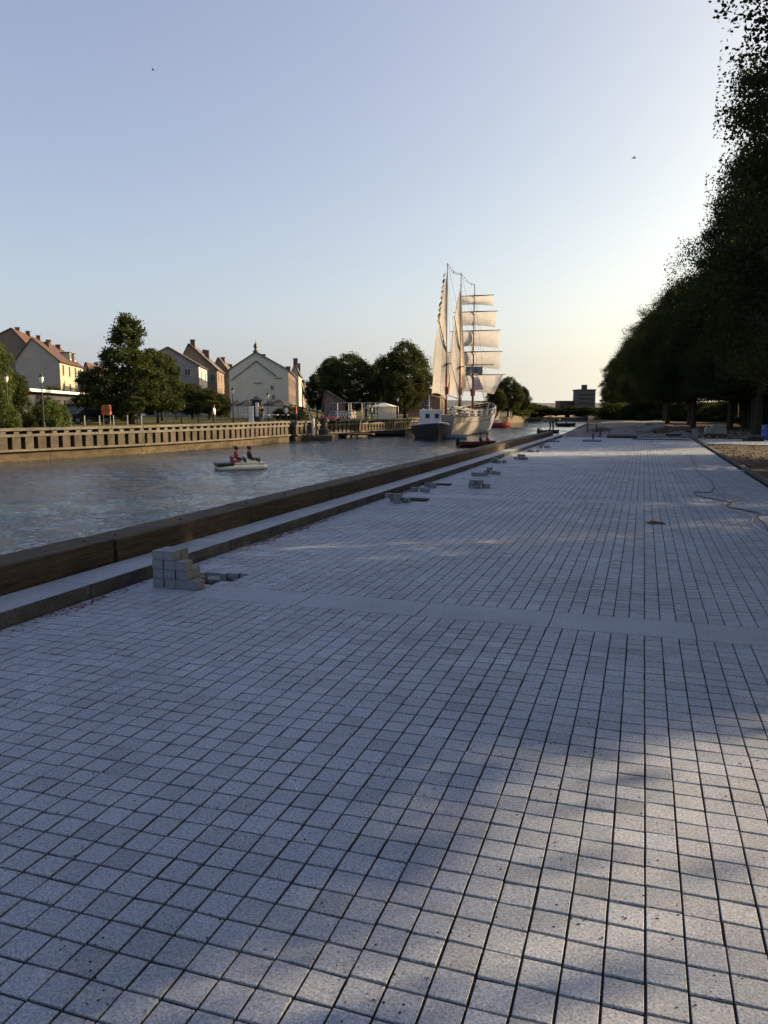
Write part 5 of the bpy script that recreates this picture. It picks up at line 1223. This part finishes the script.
hose([(703, 493.5), (712, 495.5), (726, 494.5), (741, 497.5), (735, 501), (724, 504), (728, 509), (742, 513), (753, 517), (752, 523), (760, 530), (772, 537)], .009, 'hose_pale', 'cable', 'pale cable tangled beside the black hose', 'cable')

# clutter at the far end of the finished paving
def pallet(px, py, label, load, rz=.1, w_=1.1, cat='pallet'):
    c = on(px, py, 0); t_ = thing('pallet', label, cat, (c.x, c.y, 0), 'pallets at the far end', rz)
    mb = MB()
    for x in (-.45, -.22, 0, .22, .45): mb.box((x * w_, 0, .125), (.12, .8, .02))
    for y in (-.35, 0, .35): mb.box((0, y, .06), (w_, .09, .10))
    mb.build('slats', 'timber', t_)
    return t_, c
t_, c = pallet(622, 438, 'low dark pallet carrying a row of blocks at the far end', 1, .05, 1.6)
for i in range(10): block((c.x - .72 + i * .16, c.y - .1 + rd.uniform(-.03, .03), .142), rd.uniform(-.1, .1), 'dark looking block on the low far pallet', 'blocks on the low far pallet', (.14, .2, .11))
t_, c = pallet(677, 436.5, 'pallet with stacked slabs beside the right kerb', 1, .3, 1.1)
for i in range(3): block((c.x - .3 + i * .3, c.y, .142), .1 * i, 'grey slab piled on the pallet beside the right kerb', 'slabs on the pallet beside the right kerb', (.26, .5, .09 + .05 * i))
c = on(695, 437, 0); tag(MB(c).box((c.x, c.y, .22), (.3, .35, .44)).box((c.x - .5, c.y + .3, .12), (.5, .3, .24)).build('stone_block', 'block', bevel=.02), 'pale upright stone block at the corner of the right kerb', 'stone block')
c = on(715, 437.5, -.05); t_ = thing('wrapped_load', 'grey film wrapped load on a dark pallet among the trunks', 'wrapped load', (c.x, c.y, -.05))
MB().box((0, 0, .09), (1.25, 1.0, .14)).build('pallet_base', 'timber', t_); MB().box((0, 0, .38), (1.15, .92, .42)).box((.12, 0, .64), (.7, .8, .16)).build('wrapping', 'film', t_, bevel=.09)
c = on(767, 441, -.05); tag(MB(c).lathe((c.x, c.y, -.05), [(.27, 0), (.29, .03), (.29, .28), (.30, .30), (.29, .32), (.29, .58), (.30, .60), (.29, .62), (.28, .82), (.26, .84)], 20).build('plastic_barrel', 'blue', smooth=True), 'blue plastic barrel cut by the right photo edge', 'barrel')
c = on(755, 442, -.05); tag(MB(c).box((c.x, c.y, .08), (.75, .5, .24)).box((c.x - .45, c.y - .1, .02), (.3, .25, .12)).build('tool_crate', 'black', bevel=.02), 'low dark crate left of the blue barrel', 'crate')
mb = MB(); yv = [on(700, 443.5, 0).y, on(700, 437.2, 0).y]
mb.prism([(2.85, 39.3), (14, 36.5), (14, 44), (2.85, 46.0)], -.06, .0)
kind(mb.build('cross_path', 'slab'), 'structure')
for px, py, s_, l_ in ((630, 432, 1.3, 'pale sand heap left of the far centre'), (647, 430, 1.6, 'pale sand heap at the far centre'), (603, 431, 1.0, 'small dark earth heap near the far water'), (668, 432, 1.2, 'low earth heap before the trees')):
    c = on(px, py, 0); mb = MB(c); mb.blob((c.x, c.y, -.1), (s_ * 1.2, s_ * 1.4, s_ * .32), .18, 20, 10, .01); tag(mb.build('earth_heap', 'sand' if 'sand' in l_ else 'soil', smooth=True), l_, 'heap', 'heaps at the far end')
for i, (px, py, h_) in enumerate(((600, 437, .55), (587, 432, .7), (596, 433, .6), (593, 441, .4))):
    c = on(px, py, 0); tag(MB(c).tube([c, c + Vector((0, 0, h_))], .045, 8).box((c.x, c.y, .02), (.25, .25, .04)).build('marker_post', 'dark_metal'), 'short dark marker post near the quay end, ' + ['beside the flat pale slab', 'closest to the water', 'behind the first post', 'lowest and nearest'][i], 'post', 'short marker posts near the quay end')
c = on(592, 441.5, 0); tag(MB(c).box((c.x, c.y, .05), (.9, .5, .09), .1).build('stone_slab', 'block', bevel=.01), 'flat loose slab lying by the marker posts', 'stone slab')
c = on(665, 440, 0); tag(MB(c).beam(c + Vector((-1.6, .2, .03)), c + Vector((1.2, -.2, .03)), .12, .045).build('plank', 'timber'), 'long thin plank lying across the far paving', 'plank')

# birds
for px, py, s_, l_ in ((634, 158, 1.0, 'small dark bird flying right of the ship masts'), (153, 70, .7, 'tiny dark bird flying high at the upper left')):
    c = at(px, py, 110); b = MB(c)
    b.tube([c + Vector((-.35 * s_, 0, 0)), c, c + Vector((.3 * s_, .05, .02))], [.02, .09 * s_, .03], 6)
    b.add([c + Vector((-.1, 0, .03)), c + Vector((.12, 0, .03)), c + Vector((.05, -.55 * s_, .2)), c + Vector((-.1, .0, .03)), c + Vector((.12, 0, .03)), c + Vector((.05, .55 * s_, .22))], [(0, 1, 2), (3, 4, 5)])
    tag(b.build('bird', 'black'), l_, 'bird', 'birds in the sky')
